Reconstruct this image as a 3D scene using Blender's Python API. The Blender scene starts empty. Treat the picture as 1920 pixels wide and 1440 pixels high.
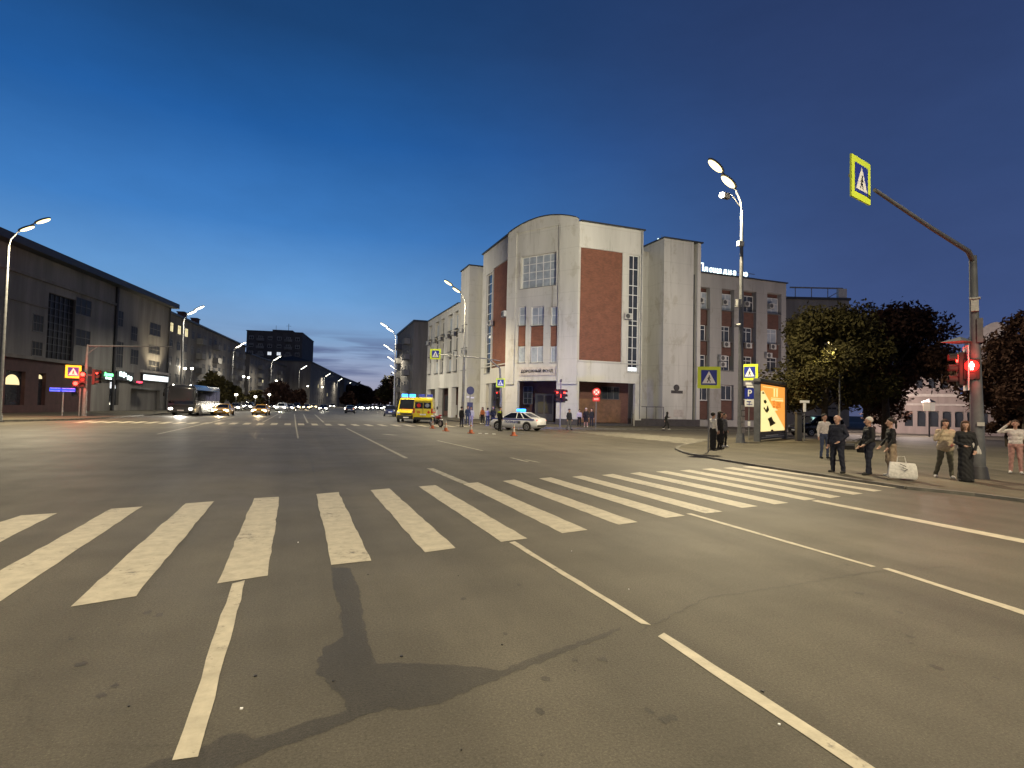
import bpy, bmesh, math, random
from math import sin, cos, pi, radians, hypot, atan2
from mathutils import Vector, Matrix
random.seed(7)
S = bpy.context.scene
COL = S.collection

# ---------------------------------------------------------------- camera
FPX, PIT, ROL, YAW, CH = 1080., radians(2.33), radians(1.3), radians(20.7), 1.8   # focal in 1920-px units
cam_d = bpy.data.cameras.new('camera'); cam = bpy.data.objects.new('camera', cam_d); COL.objects.link(cam)
cam_d.sensor_width = 36; cam_d.lens = 36 * FPX / 1920; cam_d.clip_end = 3000; cam_d.clip_start = .05
cam.matrix_world = Matrix.Translation((0, 0, CH)) @ Matrix.Rotation(-YAW, 4, 'Z') @ Matrix.Rotation(pi / 2 + PIT, 4, 'X') @ Matrix.Rotation(ROL, 4, 'Z')
S.camera = cam

def ray(px, py):
    u, v = (px - 960) / FPX, (py - 720) / FPX
    c, s = cos(ROL), sin(ROL); u, v = u * c + v * s, -u * s + v * c
    x, y, z = u, 1., -v
    c, s = cos(PIT), sin(PIT); y, z = y * c - z * s, y * s + z * c
    c, s = cos(YAW), sin(YAW)
    return (x * c + y * s, -x * s + y * c, z)
def G(px, py, z=0.):          # the point of the survey pixel at height z
    r = ray(px, py); t = (z - CH) / r[2]
    return Vector((r[0] * t, r[1] * t, z))
def D(px, py, d):             # the point at horizontal depth d along the camera heading
    r = ray(px, py); t = d / (r[0] * sin(YAW) + r[1] * cos(YAW))
    return Vector((r[0] * t, r[1] * t, CH + r[2] * t))

# ---------------------------------------------------------------- world: dusk sky
W = bpy.data.worlds.new('World'); S.world = W; W.use_nodes = True
nt = W.node_tree; N = nt.nodes; LK = nt.links
for n in list(N): N.remove(n)
def srgb(r, g, b):
    f = lambda c: (c / 255 / 12.92) if c <= 10 else ((c / 255 + .055) / 1.055) ** 2.4
    return (f(r), f(g), f(b), 1)
def nd(t, **k):
    n = N.new(t)
    for a, b in k.items(): setattr(n, a, b)
    return n
def mth(op, a, b=None, c=None, clamp=False):
    n = nd('ShaderNodeMath', operation=op, use_clamp=clamp)
    for i, v in enumerate((a, b, c)):
        if v is None: continue
        if isinstance(v, (int, float)): n.inputs[i].default_value = v
        else: LK.new(v, n.inputs[i])
    return n.outputs[0]
def ramp(fac, stops, interp='EASE'):
    n = nd('ShaderNodeValToRGB'); e = n.color_ramp.elements; n.color_ramp.interpolation = interp
    while len(e) < len(stops): e.new(.5)
    for x, (p, c) in zip(e, stops): x.position = p; x.color = c
    LK.new(fac, n.inputs[0]); return n.outputs[0]
tc = nd('ShaderNodeTexCoord'); sep = nd('ShaderNodeSeparateXYZ'); LK.new(tc.outputs['Generated'], sep.inputs[0])
X_, Y_, Z_ = sep.outputs
elev = mth('DIVIDE', mth('ARCSINE', mth('MAXIMUM', Z_, 0.)), radians(60), clamp=True)
dk = (lambda d: [(p / 60., srgb(*c)) for p, c in d])
glow = ramp(elev, dk([(0, (168, 160, 176)), (3, (152, 163, 192)), (6, (128, 162, 202)), (10, (102, 154, 208)), (16, (63, 124, 192)), (24, (34, 92, 160)), (32, (27, 68, 119)), (42, (21, 53, 97)), (60, (14, 36, 72))]), 'LINEAR')
dim = ramp(elev, dk([(0, (80, 88, 122)), (8, (62, 81, 128)), (20, (51, 72, 118)), (32, (42, 60, 102)), (60, (20, 38, 72))]), 'LINEAR')
SUNAZ = radians(2.)           # the afterglow stands over the far end of the avenue
azd = mth('ARCTAN2', X_, Y_)
fac = nd('ShaderNodeMapRange', interpolation_type='SMOOTHSTEP'); LK.new(mth('ABSOLUTE', mth('SUBTRACT', azd, SUNAZ - radians(20))), fac.inputs[0])
fac.inputs[1].default_value = radians(18); fac.inputs[2].default_value = radians(72); fac.inputs[3].default_value = 0; fac.inputs[4].default_value = 1
mix = nd('ShaderNodeMix', data_type='RGBA'); LK.new(fac.outputs[0], mix.inputs[0]); LK.new(glow, mix.inputs[6]); LK.new(dim, mix.inputs[7])
back = ramp(elev, dk([(0, (128, 124, 132)), (10, (104, 110, 132)), (25, (64, 78, 112)), (60, (22, 36, 66))]), 'LINEAR')
fb = nd('ShaderNodeMapRange', interpolation_type='SMOOTHSTEP'); LK.new(mth('ABSOLUTE', mth('SUBTRACT', mth('ABSOLUTE', mth('SUBTRACT', azd, YAW)), pi)), fb.inputs[0])
fb.inputs[1].default_value = radians(105); fb.inputs[2].default_value = radians(50); fb.inputs[3].default_value = 0; fb.inputs[4].default_value = 1
mixb = nd('ShaderNodeMix', data_type='RGBA'); LK.new(fb.outputs[0], mixb.inputs[0]); LK.new(mix.outputs[2], mixb.inputs[6]); LK.new(back, mixb.inputs[7])
# low cloud bars over the glow
cv = nd('ShaderNodeCombineXYZ'); LK.new(mth('MULTIPLY', azd, 2.2), cv.inputs[0]); LK.new(mth('MULTIPLY', Z_, 26.), cv.inputs[1])
cn = nd('ShaderNodeTexNoise'); cn.inputs['Scale'].default_value = 2.1; cn.inputs['Detail'].default_value = 5; LK.new(cv.outputs[0], cn.inputs['Vector'])
band = mth('MULTIPLY', mth('MULTIPLY', mth('SUBTRACT', Z_, .025), 30, clamp=True), mth('MULTIPLY', mth('SUBTRACT', .125, Z_), 30, clamp=True))
cl = mth('MULTIPLY', mth('MULTIPLY', mth('SUBTRACT', cn.outputs[0], .44), 8, clamp=True), band)
azm = mth('MULTIPLY', mth('SUBTRACT', azd, radians(-8)), 9, clamp=True)
cl = mth('MULTIPLY', mth('MULTIPLY', cl, azm), .85)
mixc = nd('ShaderNodeMix', data_type='RGBA'); LK.new(cl, mixc.inputs[0]); LK.new(mixb.outputs[2], mixc.inputs[6]); mixc.inputs[7].default_value = srgb(88, 102, 142)
sky = nd('ShaderNodeTexSky'); sky.sky_type = 'NISHITA'; sky.sun_disc = False; sky.sun_elevation = radians(-3); sky.sun_rotation = SUNAZ
skm = nd('ShaderNodeMix', data_type='RGBA', blend_type='ADD'); skm.inputs[0].default_value = .015
LK.new(mixc.outputs[2], skm.inputs[6]); LK.new(sky.outputs[0], skm.inputs[7])
hz = nd('ShaderNodeTexNoise'); hz.inputs['Scale'].default_value = 3.2; hz.inputs['Detail'].default_value = 7; hz.inputs['Roughness'].default_value = .62
hm_ = nd('ShaderNodeMapping'); hm_.inputs['Scale'].default_value = (1, 1, 2.6); LK.new(tc.outputs['Generated'], hm_.inputs[0]); LK.new(hm_.outputs[0], hz.inputs['Vector'])
hr = nd('ShaderNodeMapRange'); hr.inputs[1].default_value = .3; hr.inputs[2].default_value = .7; hr.inputs[3].default_value = .93; hr.inputs[4].default_value = 1.08; LK.new(hz.outputs[0], hr.inputs[0])
hx_ = nd('ShaderNodeVectorMath', operation='SCALE'); LK.new(skm.outputs[2], hx_.inputs[0]); LK.new(hr.outputs[0], hx_.inputs['Scale'])
bg = nd('ShaderNodeBackground'); LK.new(hx_.outputs[0], bg.inputs[0]); bg.inputs[1].default_value = 1.0
wo = nd('ShaderNodeOutputWorld'); LK.new(bg.outputs[0], wo.inputs[0])
S.view_settings.view_transform = 'Standard'; S.view_settings.look = 'None'; S.view_settings.exposure = 0; S.view_settings.gamma = 1
S.cycles.max_bounces = 5; S.cycles.diffuse_bounces = 3; S.cycles.glossy_bounces = 3; S.cycles.transparent_max_bounces = 6
S.cycles.sample_clamp_indirect = 2.5; S.cycles.use_denoising = True

# ---------------------------------------------------------------- materials
def mat(name, col, rough=.7, var=.0, scale=3., bump=0., metal=0., spec=.5, streak=False, kind=None, col2=None, detail=6):
    m = bpy.data.materials.new(name); m.use_nodes = True; t = m.node_tree; b = t.nodes['Principled BSDF']
    c = (*col, 1) if len(col) == 3 else col
    b.inputs['Base Color'].default_value = c; b.inputs['Roughness'].default_value = rough
    b.inputs['Metallic'].default_value = metal; b.inputs['Specular IOR Level'].default_value = spec
    if var or bump or kind:
        tcn = t.nodes.new('ShaderNodeTexCoord'); mp = t.nodes.new('ShaderNodeMapping'); t.links.new(tcn.outputs['Object'], mp.inputs[0])
        if streak: mp.inputs['Scale'].default_value = (1, 1, .12)
        no = t.nodes.new('ShaderNodeTexNoise'); no.inputs['Scale'].default_value = scale; no.inputs['Detail'].default_value = detail; no.inputs['Roughness'].default_value = .65
        t.links.new(mp.outputs[0], no.inputs['Vector'])
        rp = t.nodes.new('ShaderNodeValToRGB'); e = rp.color_ramp.elements
        d = col2 or tuple(x * (1 - var) for x in col[:3]); l = tuple(min(1, x * (1 + var * .6)) for x in col[:3])
        e[0].position = .32; e[0].color = (*d, 1); e[1].position = .66; e[1].color = (*l, 1)
        t.links.new(no.outputs[0], rp.inputs[0]); out = rp.outputs[0]
        if kind == 'brick':
            sx = t.nodes.new('ShaderNodeSeparateXYZ'); t.links.new(tcn.outputs['Object'], sx.inputs[0])
            ad = t.nodes.new('ShaderNodeMath'); ad.operation = 'ADD'; t.links.new(sx.outputs[0], ad.inputs[0]); t.links.new(sx.outputs[1], ad.inputs[1])
            cb = t.nodes.new('ShaderNodeCombineXYZ'); t.links.new(ad.outputs[0], cb.inputs[0]); t.links.new(sx.outputs[2], cb.inputs[1])
            br = t.nodes.new('ShaderNodeTexBrick'); br.inputs['Scale'].default_value = 1.; br.inputs['Brick Width'].default_value = .26; br.inputs['Row Height'].default_value = .08
            br.inputs['Mortar Size'].default_value = .008; br.inputs['Color1'].default_value = (*col, 1); br.inputs['Color2'].default_value = (*[x * .75 for x in col], 1); br.inputs['Mortar'].default_value = (*[x * .6 + .03 for x in col], 1)
            t.links.new(cb.outputs[0], br.inputs['Vector'])
            mx = t.nodes.new('ShaderNodeMix'); mx.data_type = 'RGBA'; mx.blend_type = 'MULTIPLY'; mx.inputs[0].default_value = 1
            rp.color_ramp.elements[0].color = (.72, .72, .72, 1); rp.color_ramp.elements[1].color = (1, 1, 1, 1)
            t.links.new(br.outputs[0], mx.inputs[6]); t.links.new(out, mx.inputs[7]); out = mx.outputs[2]
        t.links.new(out, b.inputs['Base Color'])
        if bump:
            n2 = t.nodes.new('ShaderNodeTexNoise'); n2.inputs['Scale'].default_value = scale * 8; n2.inputs['Detail'].default_value = 4
            t.links.new(tcn.outputs['Object'], n2.inputs['Vector'])
            bp = t.nodes.new('ShaderNodeBump'); bp.inputs['Strength'].default_value = bump; bp.inputs['Distance'].default_value = .02
            t.links.new(n2.outputs[0], bp.inputs['Height']); t.links.new(bp.outputs[0], b.inputs['Normal'])
    return m
def emit(name, col, strength, sample=False):
    m = bpy.data.materials.new(name); m.use_nodes = True; b = m.node_tree.nodes['Principled BSDF']
    b.inputs['Base Color'].default_value = (*col, 1); b.inputs['Emission Color'].default_value = (*col, 1); b.inputs['Emission Strength'].default_value = strength
    if not sample: m.cycles.emission_sampling = 'NONE'
    return m
def asphalt(name, base, rough, sc=1.):
    m = bpy.data.materials.new(name); m.use_nodes = True; t = m.node_tree; b = t.nodes['Principled BSDF']; L = t.links
    tcn = t.nodes.new('ShaderNodeTexCoord')
    def noise(s, d, r=.6):
        n = t.nodes.new('ShaderNodeTexNoise'); n.inputs['Scale'].default_value = s; n.inputs['Detail'].default_value = d; n.inputs['Roughness'].default_value = r
        L.new(tcn.outputs['Object'], n.inputs['Vector']); return n.outputs[0]
    def rmp(f, a, b_, p0, p1):
        r = t.nodes.new('ShaderNodeValToRGB'); r.color_ramp.elements[0].position = p0; r.color_ramp.elements[1].position = p1
        r.color_ramp.elements[0].color = (a, a, a, 1); r.color_ramp.elements[1].color = (b_, b_, b_, 1); L.new(f, r.inputs[0]); return r.outputs[0]
    def mul(a, c):
        x = t.nodes.new('ShaderNodeMix'); x.data_type = 'RGBA'; x.blend_type = 'MULTIPLY'; x.inputs[0].default_value = 1
        L.new(a, x.inputs[6]); L.new(c, x.inputs[7]); return x.outputs[2]
    big = rmp(noise(.13 * sc, 4), .74, 1.16, .36, .64); mid = rmp(noise(.9 * sc, 5), .86, 1.1, .35, .68); fine = rmp(noise(55, 3, .8), .64, 1.3, .33, .7)
    vo = t.nodes.new('ShaderNodeTexVoronoi'); vo.inputs['Scale'].default_value = 70; L.new(tcn.outputs['Object'], vo.inputs['Vector'])
    grit = rmp(vo.outputs['Distance'], 1.35, .88, .08, .32)
    # tyre wear along the lanes
    mp = t.nodes.new('ShaderNodeMapping'); mp.inputs['Scale'].default_value = (1.1, .03, 1); L.new(tcn.outputs['Object'], mp.inputs[0])
    n = t.nodes.new('ShaderNodeTexNoise'); n.inputs['Scale'].default_value = 1.; n.inputs['Detail'].default_value = 3; L.new(mp.outputs[0], n.inputs['Vector'])
    wear = rmp(n.outputs[0], .84, 1.1, .36, .64)
    # thin cracks and joint lines
    v2 = t.nodes.new('ShaderNodeTexVoronoi'); v2.feature = 'DISTANCE_TO_EDGE'; v2.inputs['Scale'].default_value = .17
    wv = t.nodes.new('ShaderNodeVectorMath'); wv.operation = 'ADD'; L.new(tcn.outputs['Object'], wv.inputs[0])
    nn = t.nodes.new('ShaderNodeTexNoise'); nn.inputs['Scale'].default_value = .7; nn.inputs['Detail'].default_value = 6; L.new(tcn.outputs['Object'], nn.inputs['Vector'])
    sc_ = t.nodes.new('ShaderNodeVectorMath'); sc_.operation = 'SCALE'; sc_.inputs['Scale'].default_value = 2.2; L.new(nn.outputs['Color'], sc_.inputs[0]); L.new(sc_.outputs[0], wv.inputs[1])
    L.new(wv.outputs[0], v2.inputs['Vector']); crack = rmp(v2.outputs['Distance'], .88, 1., .001, .003)
    rgb = t.nodes.new('ShaderNodeRGB'); rgb.outputs[0].default_value = (*base, 1)
    c = rgb.outputs[0]
    for q in (big, mid, fine, grit, wear, crack): c = mul(c, q)
    L.new(c, b.inputs['Base Color'])
    rr = t.nodes.new('ShaderNodeMapRange'); rr.inputs[3].default_value = rough - .1; rr.inputs[4].default_value = rough + .12; L.new(noise(.5, 4), rr.inputs[0]); L.new(rr.outputs[0], b.inputs['Roughness'])
    b.inputs['Specular IOR Level'].default_value = .28
    bp = t.nodes.new('ShaderNodeBump'); bp.inputs['Strength'].default_value = .6; bp.inputs['Distance'].default_value = .01; L.new(noise(60, 4, .8), bp.inputs['Height']); L.new(bp.outputs[0], b.inputs['Normal'])
    return m
def paint(name, col):
    m = mat(name, col, .6, .22, 6, .2); t = m.node_tree; b = t.nodes['Principled BSDF']
    # worn through to asphalt in flecks
    tcn = t.nodes.new('ShaderNodeTexCoord'); n = t.nodes.new('ShaderNodeTexNoise'); n.inputs['Scale'].default_value = 9; n.inputs['Detail'].default_value = 8; n.inputs['Roughness'].default_value = .75
    t.links.new(tcn.outputs['Object'], n.inputs['Vector'])
    n3 = t.nodes.new('ShaderNodeTexNoise'); n3.inputs['Scale'].default_value = .8; n3.inputs['Detail'].default_value = 2; t.links.new(tcn.outputs['Object'], n3.inputs['Vector'])
    ad = t.nodes.new('ShaderNodeMath'); ad.operation = 'MULTIPLY_ADD'; ad.inputs[1].default_value = .55; t.links.new(n3.outputs[0], ad.inputs[0]); t.links.new(n.outputs[0], ad.inputs[2])
    sb = t.nodes.new('ShaderNodeMath'); sb.operation = 'SUBTRACT'; sb.inputs[1].default_value = .275; t.links.new(ad.outputs[0], sb.inputs[0])
    r = t.nodes.new('ShaderNodeValToRGB'); r.color_ramp.elements[0].position = .60; r.color_ramp.elements[1].position = .74; t.links.new(sb.outputs[0], r.inputs[0])
    src = b.inputs['Base Color'].links[0].from_socket
    x = t.nodes.new('ShaderNodeMix'); x.data_type = 'RGBA'; t.links.new(r.outputs[0], x.inputs[0]); t.links.new(src, x.inputs[6]); x.inputs[7].default_value = (.12, .11, .095, 1)
    t.links.new(x.outputs[2], b.inputs['Base Color']); return m

def grime(m):
    t = m.node_tree; b = t.nodes['Principled BSDF']; L = t.links; src = b.inputs['Base Color'].links[0].from_socket; tcn = t.nodes.new('ShaderNodeTexCoord')
    def layer(src, scl, sz, p0, p1, a, detail=5):
        mp = t.nodes.new('ShaderNodeMapping'); mp.inputs['Scale'].default_value = scl; L.new(tcn.outputs['Object'], mp.inputs[0])
        n = t.nodes.new('ShaderNodeTexNoise'); n.inputs['Scale'].default_value = sz; n.inputs['Detail'].default_value = detail; n.inputs['Roughness'].default_value = .7; L.new(mp.outputs[0], n.inputs['Vector'])
        r = t.nodes.new('ShaderNodeValToRGB'); e = r.color_ramp.elements; e[0].position = p0; e[1].position = p1; e[0].color = (1, 1, 1, 1); e[1].color = a; L.new(n.outputs[0], r.inputs[0])
        x = t.nodes.new('ShaderNodeMix'); x.data_type = 'RGBA'; x.blend_type = 'MULTIPLY'; x.inputs[0].default_value = 1; L.new(src, x.inputs[6]); L.new(r.outputs[0], x.inputs[7]); return x.outputs[2]
    c = layer(src, (1, 1, .07), 1.6, .60, .72, (.62, .60, .57, 1))
    c = layer(c, (1, 1, .6), .55, .56, .62, (.86, .84, .80, 1), 8)
    c = layer(c, (1, 1, 1), 2.2, .66, .70, (.74, .70, .64, 1), 8)
    sx = t.nodes.new('ShaderNodeSeparateXYZ'); L.new(tcn.outputs['Object'], sx.inputs[0]); fr = t.nodes.new('ShaderNodeMath'); fr.operation = 'PINGPONG'; fr.inputs[1].default_value = 1.15; L.new(sx.outputs[2], fr.inputs[0])
    lt = t.nodes.new('ShaderNodeMapRange'); lt.inputs[1].default_value = .012; lt.inputs[2].default_value = .03; lt.inputs[3].default_value = .84; lt.inputs[4].default_value = 1; L.new(fr.outputs[0], lt.inputs[0])
    x = t.nodes.new('ShaderNodeMix'); x.data_type = 'RGBA'; x.blend_type = 'MULTIPLY'; x.inputs[0].default_value = 1; L.new(c, x.inputs[6]); L.new(lt.outputs[0], x.inputs[7]); L.new(x.outputs[2], b.inputs['Base Color'])
M = {}
M['asphalt'] = asphalt('asphalt', (.117, .106, .083), .60)
M['wet'] = asphalt('damp_asphalt', (.068, .062, .050), .52)
M['paving'] = asphalt('pavement_asphalt', (.118, .104, .074), .75)
M['kerb'] = mat('kerb_stone', (.13, .122, .105), .8, .3, 3, .3)
M['paint'] = paint('road_paint', (.43, .39, .30))
M['oldpaint'] = mat('worn_road_paint', (.34, .32, .26), .7, .5, 5)
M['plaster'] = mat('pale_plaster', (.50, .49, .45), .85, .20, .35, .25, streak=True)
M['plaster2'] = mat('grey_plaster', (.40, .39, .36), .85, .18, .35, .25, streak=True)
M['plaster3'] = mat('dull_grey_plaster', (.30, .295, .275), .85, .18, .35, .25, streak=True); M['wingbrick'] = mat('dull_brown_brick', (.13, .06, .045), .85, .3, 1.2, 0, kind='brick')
grime(M['plaster']); grime(M['plaster2']); grime(M['plaster3'])
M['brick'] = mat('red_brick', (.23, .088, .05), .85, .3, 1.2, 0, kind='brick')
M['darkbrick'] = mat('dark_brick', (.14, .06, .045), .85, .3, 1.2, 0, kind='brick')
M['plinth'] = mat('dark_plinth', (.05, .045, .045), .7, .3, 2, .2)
M['roofmetal'] = mat('dark_roof_metal', (.035, .038, .042), .5, .2, 1, 0)
M['frame'] = mat('white_window_frame', (.62, .62, .60), .5, .12, 4)
M['darkframe'] = mat('dark_window_frame', (.06, .06, .065), .5, .1, 4)
M['glass'] = mat('window_glass', (.035, .04, .05), .06, .3, .8, 0, spec=.8)
M['farglass'] = mat('dull_window_glass', (.02, .022, .026), .45, .3, .8, 0, spec=.25)
M['blind'] = mat('window_blind', (.30, .34, .38), .35, .25, 1.5, 0, spec=.6)
M['metal'] = mat('galvanised_steel', (.19, .195, .20), .55, .25, 5, 0, metal=.3)
M['mast'] = mat('dull_grey_mast_paint', (.11, .115, .125), .6, .3, 3)
M['darkmetal'] = mat('dark_painted_steel', (.05, .05, .055), .5, .2, 5)
M['acbox'] = mat('off_white_enamel', (.45, .45, .42), .5, .2, 4)
M['grille'] = mat('fan_grille', (.06, .06, .06), .6, .2, 9)
M['render_dim'] = mat('drab_render', (.19, .18, .165), .9, .3, .7, .2, streak=True)
M['render_grey'] = mat('grey_render', (.20, .195, .185), .9, .3, .7, .2, streak=True)
M['render_apt'] = mat('weathered_render', (.15, .14, .13), .9, .35, .7, .2, streak=True)
M['render_tower'] = mat('panel_concrete', (.085, .08, .08), .9, .3, .5, .2)
M['maroon'] = mat('maroon_stone', (.075, .035, .033), .7, .3, 1.5, .3)
M['pink'] = mat('pink_plaster', (.30, .25, .23), .9, .25, .8, .2, streak=True)
M['trim'] = mat('pale_trim', (.46, .42, .38), .85, .2, 2, .2)
M['tyre'] = mat('tyre_rubber', (.015, .015, .016), .8, .2, 9)
M['rim'] = mat('wheel_alloy', (.45, .46, .47), .35, .1, 8, 0, metal=.7)
M['carglass'] = mat('car_glass', (.012, .014, .018), .05, .2, 2, 0, spec=.9)
M['chrome'] = mat('chrome_trim', (.5, .5, .5), .25, .1, 5, 0, metal=.9)
M['plastic'] = mat('black_plastic', (.025, .025, .027), .5, .2, 8)
M['bark'] = mat('tree_bark', (.065, .05, .038), .95, .4, 6, .6)
M['leaf'] = mat('green_leaves', (.055, .048, .018), .9, .45, 1.2, spec=.15)
M['leaf2'] = mat('dark_green_leaves', (.050, .026, .018), .9, .45, 1.2, spec=.15)
M['signyellow'] = mat('fluorescent_yellow', (.66, .80, .05), .45, .06, 3)
M['signblue'] = mat('sign_blue', (.02, .035, .30), .4, .08, 3)
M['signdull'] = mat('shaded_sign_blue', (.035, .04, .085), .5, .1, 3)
M['signwhite'] = mat('sign_white', (.8, .8, .8), .45, .06, 3)
M['signred'] = mat('sign_red', (.62, .02, .02), .4, .08, 3)
M['black'] = mat('matt_black', (.012, .012, .013), .7, .1, 4)
M['lens'] = emit('street_lamp_lens', (1., .80, .36), 3.6)
M['lensw'] = emit('street_lamp_white_lens', (1., .95, .76), 9)
M['redlamp'] = emit('red_signal', (1., .03, .02), 14, True)
M['redface'] = emit('red_signal_face', (1., .02, .015), 1.6)
M['manlamp'] = emit('red_man', (1., .42, .34), 12)
M['head'] = emit('headlamp', (1., .95, .8), 16)
M['headw'] = emit('warm_headlamp', (1., .75, .36), 12)
M['tail'] = emit('tail_lamp', (1., .06, .04), 2.2)
M['taildim'] = mat('tail_lens', (.45, .02, .02), .3, .1, 8)
M['blue'] = emit('blue_beacon', (.03, .30, 1.), 4, True)
M['litwin'] = emit('lit_window', (1., .85, .45), .95)
M['litcool'] = emit('lit_window_cool', (.9, .95, 1.), .8)
M['neon'] = emit('white_neon', (.80, 1., .97), 1.7)
M['sgreen'] = emit('green_neon', (.16, .95, .28), 3.2)
M['sred'] = emit('red_neon', (1., .06, .12), 2.6)
M['swhite'] = emit('white_lightbox', (.88, .97, 1.), 1.4)
M['sblue'] = emit('backlit_blue', (.005, .05, .75), 1.2)
M['orange_ad'] = emit('backlit_orange', (1., .40, .07), .95)
M['cream_ad'] = emit('backlit_cream', (1., .84, .36), 1.0)
M['ink'] = mat('poster_ink', (.10, .075, .02), .6, .1, 4)
M['ochre'] = emit('backlit_ochre', (.55, .2, .02), .6)
M['skin'] = mat('skin', (.44, .26, .19), .55, .15, 9)

# ---------------------------------------------------------------- mesh builder
class MB:
    def __init__(s, T=None): s.v = []; s.f = []; s.m = []; s.T = T or Matrix.Identity(4); s.k = 0
    def add(s, vs, fs):
        o = len(s.v); s.v += [s.T @ Vector(p) for p in vs]; s.f += [tuple(o + i for i in f) for f in fs]; s.m += [s.k] * len(fs); return s
    def box(s, a, b):
        x0, y0, z0 = a; x1, y1, z1 = b
        x0, x1 = min(x0, x1), max(x0, x1); y0, y1 = min(y0, y1), max(y0, y1); z0, z1 = min(z0, z1), max(z0, z1)
        return s.add([(x0, y0, z0), (x1, y0, z0), (x1, y1, z0), (x0, y1, z0), (x0, y0, z1), (x1, y0, z1), (x1, y1, z1), (x0, y1, z1)],
                     [(0, 3, 2, 1), (4, 5, 6, 7), (0, 1, 5, 4), (1, 2, 6, 5), (2, 3, 7, 6), (3, 0, 4, 7)])
    def tube(s, pts, rs, n=10, cap=True):
        pts = [Vector(p) for p in pts]; rs = rs if isinstance(rs, (list, tuple)) else [rs] * len(pts)
        vs = []; ref = None
        for i, p in enumerate(pts):
            d = (pts[min(i + 1, len(pts) - 1)] - pts[max(i - 1, 0)]).normalized()
            if ref is None: ref = Vector((1, 0, 0)) if abs(d.x) < .8 else Vector((0, 1, 0))
            a = d.cross(ref).normalized(); b = d.cross(a).normalized()
            vs += [p + (a * cos(2 * pi * k / n) + b * sin(2 * pi * k / n)) * rs[i] for k in range(n)]
        fs = [(i * n + k, i * n + (k + 1) % n, (i + 1) * n + (k + 1) % n, (i + 1) * n + k) for i in range(len(pts) - 1) for k in range(n)]
        if cap: fs += [tuple(range(n))[::-1], tuple((len(pts) - 1) * n + k for k in range(n))]
        return s.add(vs, fs)
    def prism(s, poly, axis, a, b):        # polygon in the plane of the two other axes, extruded along axis
        def P(p, t): return {'z': (p[0], p[1], t), 'y': (p[0], t, p[1]), 'x': (t, p[0], p[1])}[axis]
        n = len(poly)
        return s.add([P(p, a) for p in poly] + [P(p, b) for p in poly],
                     [tuple(range(n))[::-1], tuple(range(n, 2 * n))] + [(i, (i + 1) % n, n + (i + 1) % n, n + i) for i in range(n)])
    def ell(s, c, r, n=12, m=8):
        vs = []
        for i in range(m + 1):
            t = pi * i / m
            vs += [(c[0] + r[0] * sin(t) * cos(2 * pi * k / n), c[1] + r[1] * sin(t) * sin(2 * pi * k / n), c[2] + r[2] * cos(t)) for k in range(n)]
        return s.add(vs, [(i * n + k, (i + 1) * n + k, (i + 1) * n + (k + 1) % n, i * n + (k + 1) % n) for i in range(m) for k in range(n)])
    def disc(s, c, r, axis='y', t=.01, n=16):
        poly = [(c['xz'.index('x')] if 0 else c[0], 0)] if 0 else None
        i, j = {'y': (0, 2), 'x': (1, 2), 'z': (0, 1)}[axis]; k = 3 - i - j
        poly = [(c[i] + r * cos(2 * pi * q / n), c[j] + r * sin(2 * pi * q / n)) for q in range(n)]
        return s.prism(poly, axis, c[k] - t / 2, c[k] + t / 2)
    def loft(s, secs, cap=True):
        n = len(secs[0]); vs = [p for q in secs for p in q]
        fs = [(i * n + k, i * n + (k + 1) % n, (i + 1) * n + (k + 1) % n, (i + 1) * n + k) for i in range(len(secs) - 1) for k in range(n)]
        if cap: fs += [tuple(range(n))[::-1], tuple((len(secs) - 1) * n + k for k in range(n))]
        return s.add(vs, fs)
    def mesh(s, name, mats, smooth=None):
        me = bpy.data.meshes.new(name); me.from_pydata([tuple(v) for v in s.v], [], s.f)
        for m in (mats if isinstance(mats, (list, tuple)) else [mats]): me.materials.append(M[m] if isinstance(m, str) else m)
        me.polygons.foreach_set('material_index', s.m)
        b = bmesh.new(); b.from_mesh(me); bmesh.ops.recalc_face_normals(b, faces=b.faces); b.to_mesh(me); b.free()
        if smooth:
            me.polygons.foreach_set('use_smooth', [True] * len(me.polygons)); me.set_sharp_from_angle(angle=radians(smooth))
        me.update(); return me
    def build(s, name, mats, parent=None, smooth=None, bevel=0):
        return link(name, s.mesh(name, mats, smooth), parent, bevel)
def link(name, me, parent=None, bevel=0):
    o = bpy.data.objects.new(name, me); COL.objects.link(o)
    if parent: o.parent = parent
    if bevel:
        b = o.modifiers.new('bevel', 'BEVEL'); b.width = bevel; b.segments = 2; b.limit_method = 'ANGLE'; b.angle_limit = radians(35)
    return o
def tag(o, label, cat, group=None):
    o['label'] = label; o['category'] = cat
    if group: o['group'] = group
    return o
def thing(name, label, cat, loc=(0, 0, 0), rz=0, group=None):
    o = bpy.data.objects.new(name, None); COL.objects.link(o); o.location = loc; o.rotation_euler = (0, 0, rz); o.empty_display_size = .3
    return tag(o, label, cat, group)
def struct(o, kind='structure'): o['kind'] = kind; return o
def dup(root, loc, rz, label=None, group=None):
    r = root.copy(); COL.objects.link(r); r.location = loc; r.rotation_euler = (0, 0, rz)
    if label: r['label'] = label
    if group: r['group'] = group
    def rec(a, b):
        for ch in a.children:
            c = ch.copy(); COL.objects.link(c); c.parent = b; rec(ch, c)
    rec(root, r); return r
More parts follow.
